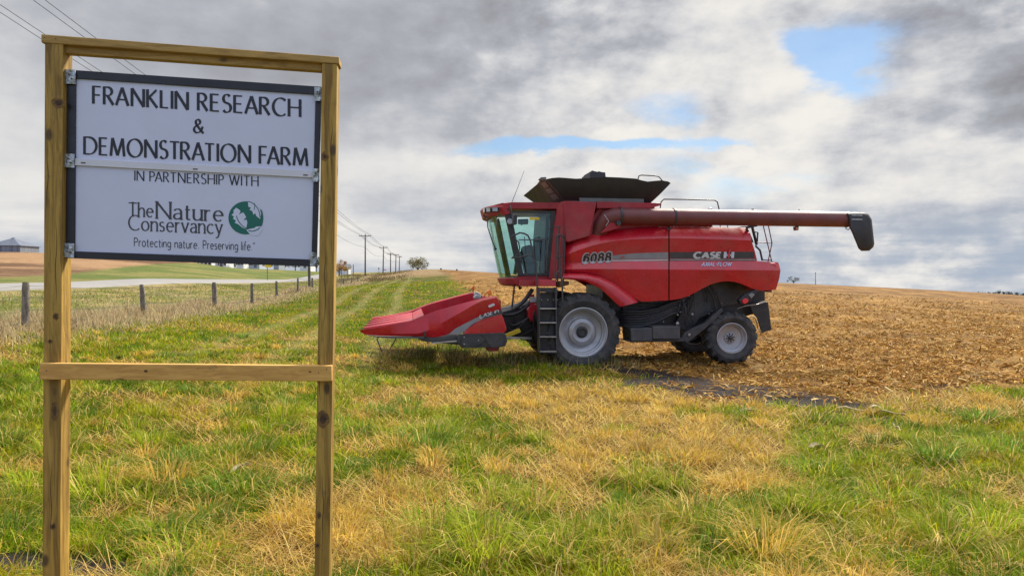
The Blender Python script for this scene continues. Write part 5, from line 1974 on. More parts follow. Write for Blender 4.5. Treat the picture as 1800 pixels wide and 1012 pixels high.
    for k in range(7):                                   # slats on the guard
        mb = MB()
        mb.tube([cp(1096, 533 + k * 5, .82), cp(1172 - k * 2, 534 + k * 5, .82)], .010, 5)
        mb.build('guard_rod', M_dark, root)
    # rear apron, lamps
    mb = MB()
    pr(mb, [(1318, 534), (1343, 529.5), (1350.5, 531), (1356.5, 580), (1339, 584.5), (1332, 560), (1322, 548)], .70, .74)
    mb.build('rear_apron', M_black, root, bevel=.01)
    mb = MB()
    pr(mb, [(1300, 500), (1345, 510), (1345, 530), (1306, 541), (1290, 530)], 1.0, 2.4)
    mb.build('spreader_housing', M_dark, root, bevel=.02)
    mb = MB()
    mb.tube([cp(1296, 542, .55), cp(1312, 537, .5), cp(1330, 535, .55), cp(1345, 530.5, .66)], .012, 6)
    mb.tube([cp(1318, 556, .5), cp(1326, 557, .5), cp(1330, 565, .5), cp(1332, 577, .55), cp(1338, 583, .6)], .014, 6)
    mb.build('wiring', M_steel, root, smooth=60)
    mb = MB()
    pr(mb, [(1299, 527), (1310, 516.5), (1330, 508), (1335, 512), (1320, 521), (1309, 535), (1302, 534)], .20, .34)
    tl = mb.build('tail_lamp', M_black, root, bevel=.015)
    mb = MB()
    pr(mb, [(1305.5, 527), (1310, 524), (1316, 526), (1315.5, 531), (1309, 534.5), (1305.5, 532)], .16, .21)
    mb.build('lens', M_redlens, tl, bevel=.012)
    mb = MB()
    pr(mb, [(1316, 518), (1322, 514.5), (1327, 517.5), (1321, 524)], .185, .205)
    mb.build('reflector', M_grey, tl)
    mb = MB()
    pr(mb, [(1350, 510), (1357, 509), (1356.5, 513.5), (1351, 513)], .5, .7)
    mb.build('hitch_bracket', M_dark, root, bevel=.008)

    # ---- feeder house between cab and corn head ---------------------------------------------------------------------
    mb = MB()
    A = [cp(978, 520, .95), cp(884, 548, .95), cp(884, 597, .95), cp(985, 590, .95)]
    mb.prism(A, (0, 1.35, 0))
    mb.build('feeder_house', M_black, root, bevel=.02)
    mb = MB()
    pr(mb, [(932, 536), (945, 534), (946, 556), (935, 566), (929, 558), (927, 545)], .55, .75)
    pr(mb, [(931, 518), (939, 517), (941, 534), (932, 536)], .58, .72)
    sb = mb.build('side_bracket', M_red, root, bevel=.015)
    mb = MB()
    pr(mb, [(931, 522), (940, 521.5), (941, 531), (932, 531)], .565, .585)
    mb.build('reflector', M_letter, sb, bevel=.006)
    mb = MB()
    mb.bar(cp(880, 542.5, .5), cp(918, 540.5, .7), .05, .035)
    mb.build('feeder_bar', M_steel, root)
    mb = MB()
    mb.bar(cp(888, 593, .4), cp(934, 594, .5), .05, .05)
    mb.build('feeder_bar', M_steel, root)
    mb = MB()
    mb.bar(cp(884, 592, .55), cp(914, 580, .55), .10, .10)
    mb.build('safety_stop', M_yellow, root, bevel=.01)
    for k in range(9):
        mb = MB()
        a_ = (R.uniform(890, 905), R.uniform(550, 585))
        c_ = (R.uniform(925, 945), R.uniform(545, 600))
        mid = ((a_[0] + c_[0]) / 2 + R.uniform(-6, 6), (a_[1] + c_[1]) / 2 + R.uniform(2, 12))
        v = R.uniform(.5, .8)
        P = [cp(*p, v) for p in bez(a_, (a_[0] + 8, a_[1] + 14), mid, c_, 8)]
        mb.tube(P, R.uniform(.010, .022), 6)
        mb.build('hose', M_dark if k % 2 else M_black, root, smooth=60)
    mb = MB()
    P = [cp(*p, .62) for p in bez((880, 552), (900, 556), (918, 552), (938, 524), 10)]
    mb.tube(P, .040, 9)
    mb.build('hose', M_black, root, smooth=60)
    mb = MB()
    P = [cp(*p, .62) for p in bez((905, 541), (918, 534), (926, 524), (936, 508), 10)]
    mb.tube(P, .05, 9)
    mb.build('lift_cylinder', M_dark, root, smooth=60)
    for k in range(7):
        mb = MB()
        P = [cp(*p, .35 + .04 * k) for p in bez((941 + k * .6, 545 + k * 3), (934, 556 + k * 3), (938, 575 + k * 2), (946, 590 + k * 3), 8)]
        mb.tube(P, .014, 6)
        mb.build('hose', M_black, root, smooth=60)

    corn_head(root, pr)


def corn_head(root, pr):
    HV = -.50                                            # near end of the head
    WID = 4.5
    # end divider: outer skin traced at the near end, tapering to the tip
    dtop = [(633, 579.6), (660, 576), (684, 571.8), (723, 563.5), (743.6, 554.7), (770, 545), (809, 534.4), (847.8, 524), (872, 519.7)]
    dcre = [(634, 583), (660, 585), (700, 586.5), (735, 586), (750, 582), (772, 570), (797, 556), (816.7, 545), (835, 534), (850, 527.5), (873, 523)]
    dmid = [(637, 585.5), (660, 587.5), (700, 588.5), (735, 588.5), (760, 585), (790, 574), (817, 560), (846, 548), (880, 541)]
    dbot = [(640, 587), (658, 589.7), (700, 590.7), (729.6, 591), (746, 591), (750, 592.5), (767, 593), (780, 590), (789, 587), (817, 572), (846, 557), (881, 547)]

    def row(line, x0, x1, n, v):
        P = np.array(line, float)
        xs = np.linspace(x0, x1, n)
        ys = 0
        for o in (-5, -2.5, 0, 2.5, 5): ys = ys + np.interp(np.clip(xs + o, P[0, 0], P[-1, 0]), P[:, 0], P[:, 1]) / 5
        out = []
        for i, (x, y) in enumerate(zip(xs, ys)):
            k = i / (n - 1)
            vv = HV + v * min(1, .10 + 1.35 * k)
            out.append(cp(x, y, HV) + Vector((0, vv - HV, 0)))
        return out
    n = 46
    inner_top = row(dtop, 633, 872, n, .20)
    rows = [row(dtop, 633, 872, n, .075), row(dcre, 634, 874, n, .0), row(dmid, 637, 880.5, n, .03), row(dbot, 640, 882, n, .07)]
    rows[0] = [p + Vector((0, -.05 * max(0, 1 - i / 26), 0)) for i, p in enumerate(rows[0])]
    inn = [Vector((a.x, b_.y, c.z)) for a, b_, c in zip(rows[3], inner_top, rows[3])]
    itop = [p + Vector((0, 0, -.02)) for p in inner_top]
    rings = [[rows[0][i], rows[1][i], rows[2][i], rows[3][i], inn[i], itop[i]] for i in range(n)]
    mb = MB()
    mb.loft(rings)
    head = mb.build('corn_head', M_red, root, smooth=24)
    # far divider, mirrored
    mb = MB()
    mb.loft([[Vector((p.x, 2 * HV + WID - p.y, p.z)) for p in r] for r in rings])
    mb.build('end_divider', M_red, head, smooth=24)
    # lower rear side skin with the grey flash above it
    low = [(815, 587.3), (822, 577), (837, 566.8), (860, 558.5), (881, 552.6), (884.5, 557), (890.5, 577), (889.5, 582), (886, 585.5)]
    mb = MB()
    cc = np.mean(np.array(low), 0)
    sl = []
    for v, k in ((.0, .94), (.012, .985), (.035, 1.0), (.36, 1.0)):
        sl.append([cp(*(cc + (np.array(p) - cc) * k), HV + v + .03) for p in low])
    mb.loft(sl)
    mb.build('rear_side_skin', M_red, head, smooth=35)
    mb = MB()
    flash = [(789, 587.2), (803, 575), (817, 564.5), (832, 556.5), (848, 550.5), (868, 546), (881.5, 543.5), (883, 551), (868, 555.5), (845, 561.5), (830, 570), (815, 583), (810, 587.2)]
    mb.prism([cp(x, y, HV + .060) for x, y in flash], (0, .10, 0))
    fl = mb.build('side_flash', M_grey, head)
    mb = MB()
    cap_ = [(846, 551.8), (868, 546.3), (881.5, 543.8), (882.5, 550.5), (868, 555), (848, 560)]
    mb.prism([cp(x, y, HV + .055) for x, y in cap_], (0, .004, 0))
    mb.build('stripe', M_grey_d, fl)

    def place(s, t, z):
        x = 843 + (876 - 843) * s
        y = 560 - 11.5 * s - 7.5 * t
        return cp(x, y, HV + .050 - z)
    mb = MB()
    write(mb, 'CASE IH', place, thin=.17, thick=.21, gap=.20, slant=.1, layer=.0005)
    mb.build('lettering', M_letter, fl)
    mb = MB()
    pr(mb, [(858.5, 537), (868, 533), (869.5, 534), (869.5, 537), (861, 540.5), (859, 540)], HV - .012, HV + .03)
    mb.build('reflector', M_letter, head, bevel=.006)
    # snouts between the dividers
    tipz = rows[1][0]
    for k in range(1, 5):
        v = HV + WID * k / 5
        tip = Vector((rows[0][0].x + .02, v, rows[0][0].z - .03))
        rings = []
        L_ = cp(726, 560, HV).x - tip.x
        H1 = cp(726, 565.5, HV).z
        for s in np.linspace(0, 1, 14):
            w = .022 + .255 * s ** .85
            z0 = tip.z - .02 + (cp(726, 580, HV).z - tip.z) * s
            z1 = tip.z + .02 + (H1 - tip.z) * s
            x = tip.x + L_ * s
            prof = [(-w, z0), (-w * .95, z0 + (z1 - z0) * .40), (-w * .80, z0 + (z1 - z0) * .84), (-w * .45, z1), (w * .45, z1), (w * .80, z0 + (z1 - z0) * .84), (w * .95, z0 + (z1 - z0) * .40), (w, z0)]
            rings.append([Vector((x, v + a, z)) for a, z in prof])
        mb = MB()
        mb.loft(rings)
        mb.build('snout', M_red, head, smooth=28)
        # hood behind the snout, with a seam
        rings = []
        x0 = tip.x + L_ + .012
        L2 = cp(746, 560, HV).x - x0
        H2 = cp(746, 556, HV).z
        for q in np.linspace(0, 1, 4):
            w = .277 + .02 * q
            x = x0 + L2 * q
            z0 = cp(726, 580, HV).z - .02
            z1 = H1 + .012 + (H2 - H1) * q
            prof = [(-w, z0), (-w * .95, z0 + (z1 - z0) * .40), (-w * .80, z0 + (z1 - z0) * .84), (-w * .45, z1), (w * .45, z1), (w * .80, z0 + (z1 - z0) * .84), (w * .95, z0 + (z1 - z0) * .40), (w, z0)]
            rings.append([Vector((x, v + a, z)) for a, z in prof])
        mb = MB()
        mb.loft(rings)
        mb.build('row_hood', M_red, head, smooth=28)
        mb = MB()                                        # dark hardened tip
        mb.loft([[tip + Vector((-.09 + .16 * q, .030 * q * math.cos(a), -.01 + .030 * q * math.sin(a) + .01 * q)) for a in np.linspace(0, 2 * PI, 9)[:-1]] for q in (.05, .6, 1.15)])
        mb.build('snout_tip', M_dark, head, smooth=40)
    for k in range(5):                                   # gathering units in the gaps
        v = HV + WID * (k + .5) / 5
        mb = MB()
        a, c = Vector((rows[0][0].x + .75, v, tipz.z - .05)), Vector((rows[0][0].x + 2.4, v, tipz.z + .22))
        mb.bar(a, c, .26, .10)
        mb.build('row_unit', M_dark, head, bevel=.01)
    # trough, cross auger and back sheet
    xb = cp(880, 560, HV).x
    zb = cp(880, 600, HV).z
    zt = cp(872, 519.7, HV).z
    mb = MB()
    tr = []
    for s in np.linspace(0, PI * .5, 7):
        tr.append((xb - .62 + .62 * math.sin(s), zb + .30 - .26 * math.cos(s)))
    prof = tr + [(xb + .02, zt - .10), (xb + .05, zt - .10), (xb + .05, zb), (xb - .62, zb - .02)]
    mb.loft([[Vector((x, v, z)) for x, z in prof] for v in (HV + .32, HV + WID - .32)])
    mb.build('back_sheet', M_red_d, head, smooth=30)
    mb = MB()
    cz, cx_ = zb + .36, xb - .36
    mb.tube([Vector((cx_, v, cz)) for v in (HV + .33, HV + WID - .33)], .10, 14)
    P1, P2 = [], []
    for i, v in enumerate(np.linspace(HV + .35, HV + WID - .35, 150)):
        sgn = 1 if v < HV + WID / 2 else -1
        a = sgn * 2 * PI * (v - HV) / .5
        P1.append(Vector((cx_ + .09 * math.cos(a), v, cz + .09 * math.sin(a))))
        P2.append(Vector((cx_ + .24 * math.cos(a), v, cz + .24 * math.sin(a))))
    mb.grid([P1, P2])
    mb.build('cross_auger', M_red_d, head, smooth=40)
    mb = MB()
    Q = [(838, 521), (843, 511), (847, 515), (848, 521), (846, 527)]
    mb.prism([cp(x, y, 2.6) for x, y in ((836, 512.5), (842, 514.5), (847, 519), (846, 521), (838, 520.5), (834, 518))], (0, .3, 0))
    mb.build('ear_saver', M_rim, head, bevel=.02)
    mb = MB()
    mb.prism([cp(x, y, 1.2) for x, y in ((833, 522), (839, 517), (847, 521.5), (845, 525), (834, 526))], (0, .3, 0))
    mb.build('ear_saver', M_rim, head, bevel=.02)
    # amber warning lamps on brackets
    for pts, st, v in ((((829.5, 505.5), (831.5, 502.3), (834.5, 503), (834.8, 509), (831, 509.5)), ((824.5, 512), (830, 507), (833, 510)), 3.9), (((857.5, 513), (860, 508.5), (863.5, 510), (864.5, 518), (860, 520)), ((849, 522), (855, 514), (860, 511)), HV + .30)):
        mb = MB()
        mb.prism([cp(x, y, v) for x, y in pts], (0, .12, 0))
        l = mb.build('warning_lamp', M_amber, head, bevel=.015)
        mb = MB()
        mb.tube([cp(x, y, v + .06) for x, y in st], .018, 6)
        mb.tube([cp(st[0][0] + 7, st[0][1] + 1, v + .06), cp(pts[-1][0], pts[-1][1], v + .06)], .018, 6)
        mb.build('lamp_bracket', M_amber if v < 1 else M_dark, l)
    # underside: dark gearbox cover, frame, stand
    cov = [(806, 587.5), (885, 584), (889.5, 588), (891.5, 600), (888, 608.5), (876, 610.5), (812, 611), (804, 604), (803, 592)]
    mb = MB()
    cc = np.mean(np.array(cov), 0)
    mb.loft([[cp(*(cc + (np.array(p) - cc) * k), HV + v) for p in cov] for v, k in ((-.03, .95), (0, 1.0), (.25, 1.0))])
    gb = mb.build('drive_cover', M_dark, head, smooth=30)
    inn_ = [(810, 590), (884, 587), (887, 590), (888, 600), (885, 606.5), (814, 608), (808, 603)]
    ci = np.mean(np.array(inn_), 0)
    mb = MB()
    ring0 = [cp(x, y, HV - .036) for x, y in inn_]
    ring1 = [cp(*(ci + (np.array(p) - ci) * .93), HV - .036) for p in inn_]
    mb.grid([ring0 + [ring0[0]], ring1 + [ring1[0]]])
    mb.build('cover_lip', M_black, gb)
    for x, y in ((816, 592), (816, 604.5), (841, 598)):
        mb = MB()
        mb.lathe([(.0001, -.008), (.012, -.008), (.012, .01)], cp(x, y, HV - .032), 'Y', 8)
        mb.build('bolt', M_letter, gb)
    mb = MB()
    mb.tube([cp(835, 612, HV - .05), cp(855, 596, HV - .05), cp(846, 588.5, HV - .05)], .008, 6)
    mb.tube([cp(853, 598, HV - .05), cp(864, 612, HV - .05)], .008, 6)
    mb.build('wire_prop', M_wire, gb)
    mb = MB()
    pr(mb, [(724, 591), (748, 592.5), (775, 594), (806, 590), (806, 606), (775, 603), (745, 600)], HV + .05, HV + WID - .1)
    mb.build('head_frame', M_dark, head, bevel=.02)
    mb = MB()
    mb.bar(cp(758, 603, HV + .02), cp(803, 599, HV + .02), .04, .03)
    mb.build('head_frame_bar', M_steel, head)
    mb = MB()
    pr(mb, [(853, 609), (878, 609), (876, 617), (858, 617.5)], HV + .15, HV + .5)
    mb.build('skid_shoe', M_red_d, head, bevel=.02)
    mb = MB()
    pr(mb, [(744.5, 582), (747.5, 582), (748.5, 592), (746, 592)], HV - .01, HV + .04)
    pr(mb, [(749.5, 593), (752, 593), (753.5, 604), (751.5, 604)], HV + .02, HV + .05)
    mb.build('latch', M_dark, head)
    mb = MB()
    mb.tube([cp(665.5, 592, HV + .05), cp(662.5, 595, HV + .05), cp(671, 618, HV + .05)], .014, 6)
    mb.build('stand_leg', M_dark, head)
    mb = MB()
    mb.tube([cp(697, 593, HV + 1.0), cp(692, 602, HV + 1.0), cp(686, 612, HV + 1.0)], .014, 6)
    mb.build('stand_leg', M_dark, head)
    mb = MB()
    pr(mb, [(637, 586.5), (660, 590.3), (729, 592), (746, 592), (742, 595), (714, 594), (690, 595), (660, 592.5)], HV + .05, HV + .30)
    mb.build('divider_skid', M_tank_l, head)


combine()

# ------------------------------------------------------------------ fence, poles, wires


def wire_fence():
    ys = [9.0, 16.0, 23.0, 31.0, 38.0, 45.0, 52.5, 60.0, 68.0, 77.0, 86.0, 96.0, 107.0]
    x0 = fence_x(16.0)
    root = empty('wire_fence', (x0, 16.0, gz(x0, 16.0)))
    tag(root, 'old wire fence on weathered round posts running along the grass lane', 'fence')
    inv = Matrix.Translation(-Vector(root.location))
    R = random.Random(5)
    tops = []
    for i, y in enumerate(ys):
        x = fence_x(y) + R.uniform(-.06, .06)
        z = gz(x, y)
        h = 1.20 + R.uniform(-.06, .05)
        if y > 70: h -= .15
        tilt = Vector((R.uniform(-.05, .05), R.uniform(-.04, .04), 1))
        mb = MB()
        pts, rs = [], []
        r0 = .095 + R.uniform(-.015, .015)
        for k in range(9):
            w = k / 8
            p = Vector((x, y, z - .15)) + tilt * (h + .15) * w + Vector((R.uniform(-.008, .008), R.uniform(-.008, .008), 0))
            pts.append(inv @ p)
            rs.append(r0 * (1.12 - .2 * w) * (1 + R.uniform(-.05, .05)) * (.82 if k == 8 else 1))
        mb.tube(pts, rs, 12)
        mb.build('post', M_old, root, smooth=50)
        tops.append((Vector((x, y, z)), tilt, h))
    for lv in (.93, .70, .45, .22):
        mb = MB()
        pts = []
        for (p, t, h), (p2, t2, h2) in zip(tops[:-1], tops[1:]):
            a, c = p + t * h * lv + Vector((.1, 0, 0)), p2 + t2 * h2 * lv + Vector((.1, 0, 0))
            for w in (0, .25, .5, .75):
                pts.append(inv @ (a + (c - a) * w + Vector((0, 0, -.07 * (1 - (2 * w - 1) ** 2)))))
        mb.tube(pts, [.004 + .0003 * p.y for p in pts], 5)
        mb.build('wire', M_wire, root)


wire_fence()


def gate():
    D = 105.0
    c = at(612, 480, D)
    root = empty('field_gate', (c.x, D, gz(c.x, D)))
    tag(root, 'small pipe gate between thin posts at the end of the wire fence', 'gate')
    inv = Matrix.Translation(-Vector(root.location))
    for x, top in ((600, 475), (611.5, 473.5), (621, 465)):
        p = at(x, top, D)
        mb = MB()
        mb.tube([inv @ Vector((p.x, D, gz(p.x, D) - .1)), inv @ p], .07, 8)
        mb.build('post', M_old, root)
    for y in (478.6, 482):
        mb = MB()
        mb.tube([inv @ at(600, y + .6, D), inv @ at(620, y - .4, D)], .05, 6)
        mb.build('rail', M_galv, root)


gate()

POLES = [(-17.4, 20.0, 12.0, 1), (at(544, 490, 76).x, 76.0, 12.2, 1), (at(642, 490, 132).x, 132.0, 10.75, 1), (at(673.3, 490, 190).x, 190.0, None, 433), (at(686.5, 490, 240).x, 240.0, None, 444.5),
         (at(695.5, 490, 275).x, 275.0, None, 446.5), (at(701.5, 490, 310).x, 310.0, None, 450)]
POLE_LAB = ['tall wooden utility pole beyond the left end of the sign', 'grey utility pole whose foot shows under the sign board', 'largest utility pole in view just right of the sign',
            'second utility pole right of the sign, with a red marker at its foot', 'third utility pole in the receding row right of the sign', 'fourth utility pole in the receding row, nearly touching the third', 'farthest small utility pole, last of the receding row']
ATT = []


def pole(i):
    x, y, top, py = POLES[i]
    zb = gz(x, y)
    if top is None: top = at(x, py, y).z
    root = empty('utility_pole', (x, y, zb))
    tag(root, POLE_LAB[i], 'utility pole', 'utility poles along the lane')
    H = top - zb
    lean = Vector(((-.006, -.012, .004, .02, .004, .02, .03)[i], 0, 1))
    mb = MB()
    k = 1 + max(0, y - 130) / 400
    mb.tube([Vector((0, 0, -.3)), lean * H * .5, lean * H], [.17 * k, .14 * k, .10 * k], 12)
    mb.build('shaft', M_pole, root, smooth=50)
    a = Vector((math.cos(-.13), math.sin(-.13), 0))
    arm_z = H - .38
    c = lean * arm_z + Vector((0, -.14, 0))
    mb = MB()
    mb.bar(c - a * 1.25, c + a * 1.25, .10 * k, .12 * k)
    mb.build('crossarm', M_pole, root)
    for s in (-1, 1):
        mb = MB()
        mb.bar(c + a * .6 * s, lean * (arm_z - .7) + Vector((0, -.14, 0)), .03 * k, .03 * k)
        mb.build('brace', M_pole, root)
    pts = []
    for o in (-1.18, -.74, .74, 1.18):
        p = c + a * o + Vector((0, 0, .06))
        mb = MB()
        mb.lathe([(.0001, 0), (.05, 0), (.05, .1), (.03, .13), (.045, .17), (.0001, .2)], p, 'Z', 8)
        mb.build('insulator', M_lamp, root)
        pts.append(Vector(root.location) + p + Vector((0, 0, .18)))
    pts.append(Vector(root.location) + lean * (H - 2.6))
    ATT.append(pts)


for i in range(len(POLES)): pole(i)


def power_lines():
    labs = ['overhead wire at the lane side end of the pole crossarms', 'overhead wire second from the lane side of the crossarms', 'overhead wire second from the road side of the crossarms', 'overhead wire at the road side end of the crossarms', 'lowest overhead wire slung below the crossarms of the poles']
    order = [3, 2, 1, 0, 4]
    for lab, j in zip(labs, order):
        mb = MB()
        pts, rs = [], []
        for a, c in list(zip(ATT[:-1], ATT[1:]))[1 if j == 4 else 0:]:
            p, q = a[j], c[j]
            L = (q - p).length
            for w in np.linspace(0, 1, 15)[:-1]:
                pt = p + (q - p) * w + Vector((0, 0, -(.010 + .006 * (j == 4)) * L * 4 * w * (1 - w)))
                pts.append(pt)
                rs.append(.010 + .00010 * pt.y)
        o0 = pts[0].copy()
        mb.tube([p - o0 for p in pts], rs, 5)
        o = mb.build('power_line', M_wire)
        o.location = o0
        tag(o, lab, 'wire', 'wires of the pole line')


power_lines()

# ------------------------------------------------------------------ buildings far left


def shed():
    D = 205.0
    c = at(24, 443, D)
    zb = gz(c.x, D)
    zb = min(zb, at(24, 443.5, D).z)
    root = empty('machine_shed', (c.x, D, zb))
    tag(root, 'low blue grey metal shed with pyramid roof on the left hilltop', 'shed')
    w = 28.5 * D / F
    ze = at(24, 432.5, D).z - zb
    za = at(24, 419.5, D).z - zb
    mb = MB()
    mb.box((0, 0, ze / 2 - .5), (2 * w, 2 * w * .8, ze + 1.0))
    wl = mb.build('wall', M_shed, root)
    mb = MB()
    e = .35
    b4 = [Vector((sx * (w + e), sy * (w * .8 + e), ze)) for sx, sy in ((-1, -1), (1, -1), (1, 1), (-1, 1))]
    t4 = [Vector((sx * .5, sy * .5, za)) for sx, sy in ((-1, -1), (1, -1), (1, 1), (-1, 1))]
    mb.loft([[p + Vector((0, 0, -.12)) for p in b4], b4, t4])
    mb.build('roof', M_shed_r, root)
    for k in range(6):
        mb = MB()
        x = -w + 2 * w * (k + .5) / 6
        mb.box((x, -w * .8 - .05, ze / 2), (.12, .1, ze))
        mb.build('wall_rib', M_shed_r, wl)
    mb = MB()
    mb.box((w * .15, -w * .8 - .04, ze * .42), (2.2, .08, ze * .84))
    mb.build('door', mat('shed_door', (.20, .22, .26), .6), root)
    mb = MB()
    mb.lathe([(.5, 0), (.5, .3), (.0001, .55)], (0, 0, za - .05), 'Z', 12)
    mb.build('vent', M_shed, root)


shed()


def house(px0, px1, ybase, h, D, label, name='farm_house', wall=None, roof=None, rh=2.2, nw=3, depth=7.0, door=True):
    wall, roof = wall or M_house, roof or M_roof
    c = at((px0 + px1) / 2, ybase, D)
    W = (px1 - px0) * D / F
    zb = min(c.z, gz(c.x, D))
    root = empty(name, (c.x, D, zb))
    tag(root, label, 'house' if 'house' in name else 'shed')
    e = c.z - zb
    mb = MB()
    mb.box((0, depth / 2, (h + e) / 2 - .3), (W, depth, h + e + .6))
    mb.build('wall', wall, root)
    z = h + e
    mb = MB()
    o = .4
    mb.loft([[Vector((x, -o, z - .1)), Vector((x, depth + o, z - .1)), Vector((x, depth / 2, z + rh))] for x in (-W / 2 - o, W / 2 + o)])
    r = mb.build('roof', roof, root)
    mb = MB()
    mb.box((W * .22, depth / 2, z + rh), (.7, .7, 1.6))
    mb.build('chimney', mat('brick', (.28, .13, .09), .8), r)
    for k in range(nw):
        x = -W / 2 + W * (k + .5) / nw
        isd = door and k == nw // 2
        mb = MB()
        if isd: mb.box((x, -.03, e + 1.05), (1.1, .12, 2.1))
        else: mb.box((x, -.03, e + 1.6), (1.25, .12, 1.5))
        f = mb.build('door' if isd else 'window', M_roof if isd else M_house, root)
        if not isd:
            mb = MB()
            mb.box((x, -.10, e + 1.6), (1.0, .05, 1.25))
            mb.build('pane', M_pane, f)


house(331, 372, 470.5, 4.0, 262, 'long white farm building just under the sign board, left of the trees', 'farm_building', nw=6, rh=2.0)
house(374, 398, 470, 4.6, 268, 'white house with dark windows just right of the long farm building', nw=4)
house(417, 428, 469.5, 4.0, 270, 'small white house half hidden behind the lower sign rail', nw=2, door=False)
house(437, 456, 470, 3.8, 266, 'pale grey house left of the yellow road sign', wall=mat('grey_siding', (.42, .46, .52), .6), nw=4)
house(481, 490, 470, 3.0, 262, 'low grey shed right of the yellow road sign', 'garden_shed', wall=mat('grey_boards', (.28, .31, .36), .7), nw=2, rh=1.2, door=False)
house(527, 545, 471, 3.2, 262, 'white bungalow behind the grey pole foot', nw=3)
house(586, 611, 481, 2.0, 205, 'small white shed behind the orange leaved tree', 'white_shed', nw=3, rh=1.1, depth=4, door=False)


def road_sign():
    D = 118.0
    c = at(470, 478, D)
    zb = gz(c.x, D)
    root = empty('road_sign', (c.x, D, zb))
    tag(root, 'blank yellow road sign on a thin post beside the gravel road', 'road sign')
    zt = at(470, 461, D).z - zb
    mb = MB()
    mb.tube([Vector((0, 0, -.2)), Vector((0, 0, zt))], .075, 8)
    mb.build('post', M_old, root)
    mb = MB()
    a, c2 = at(466.5, 462, D), at(477, 470, D)
    mb.box(((a.x + c2.x) / 2 - root.location.x, -.11, (a.z + c2.z) / 2 - zb), (abs(c2.x - a.x), .04, abs(a.z - c2.z)))
    mb.build('panel', M_yellow, root, bevel=.015)
    mb = MB()
    a, c2 = at(461.5, 465, D), at(466, 468, D)
    mb.box(((a.x + c2.x) / 2 - root.location.x, -.11, (a.z + c2.z) / 2 - zb), (abs(c2.x - a.x), .04, abs(a.z - c2.z)))
    mb.build('side_plate', M_stalk, root)


road_sign()


def marker(px, ytop, D, label, red):
    p = at(px, ytop, D)
    zb = gz(p.x, D)
    root = empty('lane_marker', (p.x, D, zb))
    tag(root, label, 'marker')
    H = p.z - zb
    mb = MB()
    mb.tube([Vector((0, 0, -.2)), Vector((0, 0, H))], .05, 6)
    mb.build('stake', M_old, root)
    mb = MB()
    if red:
        mb.loft([[Vector((x, y, z + H)) for x, z in ((0, 0), (.5, -.10), (.9, -.28), (.85, -.42), (.4, -.30), (0, -.25))] for y in (-.06, -.02)])
        mb.build('flag', mat('red_flag', (.40, .06, .05), .7), root)
    else:
        mb.lathe([(.0001, -.06), (.16, -.06), (.18, -.03), (.16, 0), (.0001, 0)], (0, -.05, H), 'Y', 14)
        mb.build('disc', M_black, root)


marker(666, 471.7, 165, 'small dark disc on a thin stake between the first two poles', False)
marker(673.8, 473, 186, 'small red flag on a stake at the foot of a utility pole', True)
for x, y, lab in ((775, 473.5, 'small dark stump on the field skyline, left one of two'), (803, 474.5, 'small dark stump on the field skyline, nearer to the combine')):
    D = 149.0
    p = at(x, y, D)
    zb = gz(p.x, D)
    mb = MB()
    H = max(.35, p.z - zb + .1)
    mb.tube([Vector((0, 0, -.2)), Vector((.02, 0, H * .6)), Vector((-.02, 0, H))], [.22, .19, .16], 9)
    o = mb.build('tree_stump', M_hay, smooth=50)
    o.location = (p.x, D, zb)
    tag(o, lab, 'stump', 'stumps on the skyline')


def far_pole():
    D = 190.0
    p = at(1433.5, 480.5, D)
    zb = gz(p.x, D)
    root = empty('field_pole', (p.x, D, zb))
    tag(root, 'thin lone pole on the skyline right of the combine', 'pole')
    H = p.z - zb
    mb = MB()
    mb.tube([Vector((0, 0, -.3)), Vector((0, 0, H))], [.10, .07], 8)
    mb.build('shaft', M_pole, root)
    mb = MB()
    mb.box((0, 0, H + .1), (.22, .22, .25))
    mb.build('cap', M_dark, root)


far_pole()

# ------------------------------------------------------------------ trees


def leafcloud(name, centers, radii, n, size, cols, parent, squash=.8, hole=.35, seed=1):
    r = np.random.default_rng(seed)
    k = r.integers(0, len(centers), n)
    C = np.array(centers)[k]
    Rr = np.array(radii)[k]
    d = r.normal(size=(n, 3))
    d /= np.linalg.norm(d, axis=1)[:, None]
    rad = Rr * (hole + (1 - hole) * r.random(n) ** .6)
    P = C + d * rad[:, None] * np.array([1, 1, squash])
    s = size * r.uniform(.5, 1.4, n)
    a = r.normal(size=(n, 3)); a /= np.linalg.norm(a, axis=1)[:, None]
    b_ = np.cross(a, r.normal(size=(n, 3))); b_ /= np.linalg.norm(b_, axis=1)[:, None]
    V = np.stack([P - a * s[:, None], P + b_ * s[:, None] * .5, P + a * s[:, None], P - b_ * s[:, None] * .5], 1)
    q = np.arange(n)[:, None] * 4 + np.arange(4)[None]
    clump = np.array([r.uniform(.7, 1.3) for _ in centers])[k]
    cc = np.array(cols)[r.integers(0, len(cols), n)] * (clump * (1 + r.normal(0, .12, n)))[:, None]
    return npmesh(name, V.reshape(-1, 3), q, np.zeros((0, 3), int), M_leaf, parent, colors=np.repeat(np.clip(cc, .01, .8), 4, 0))


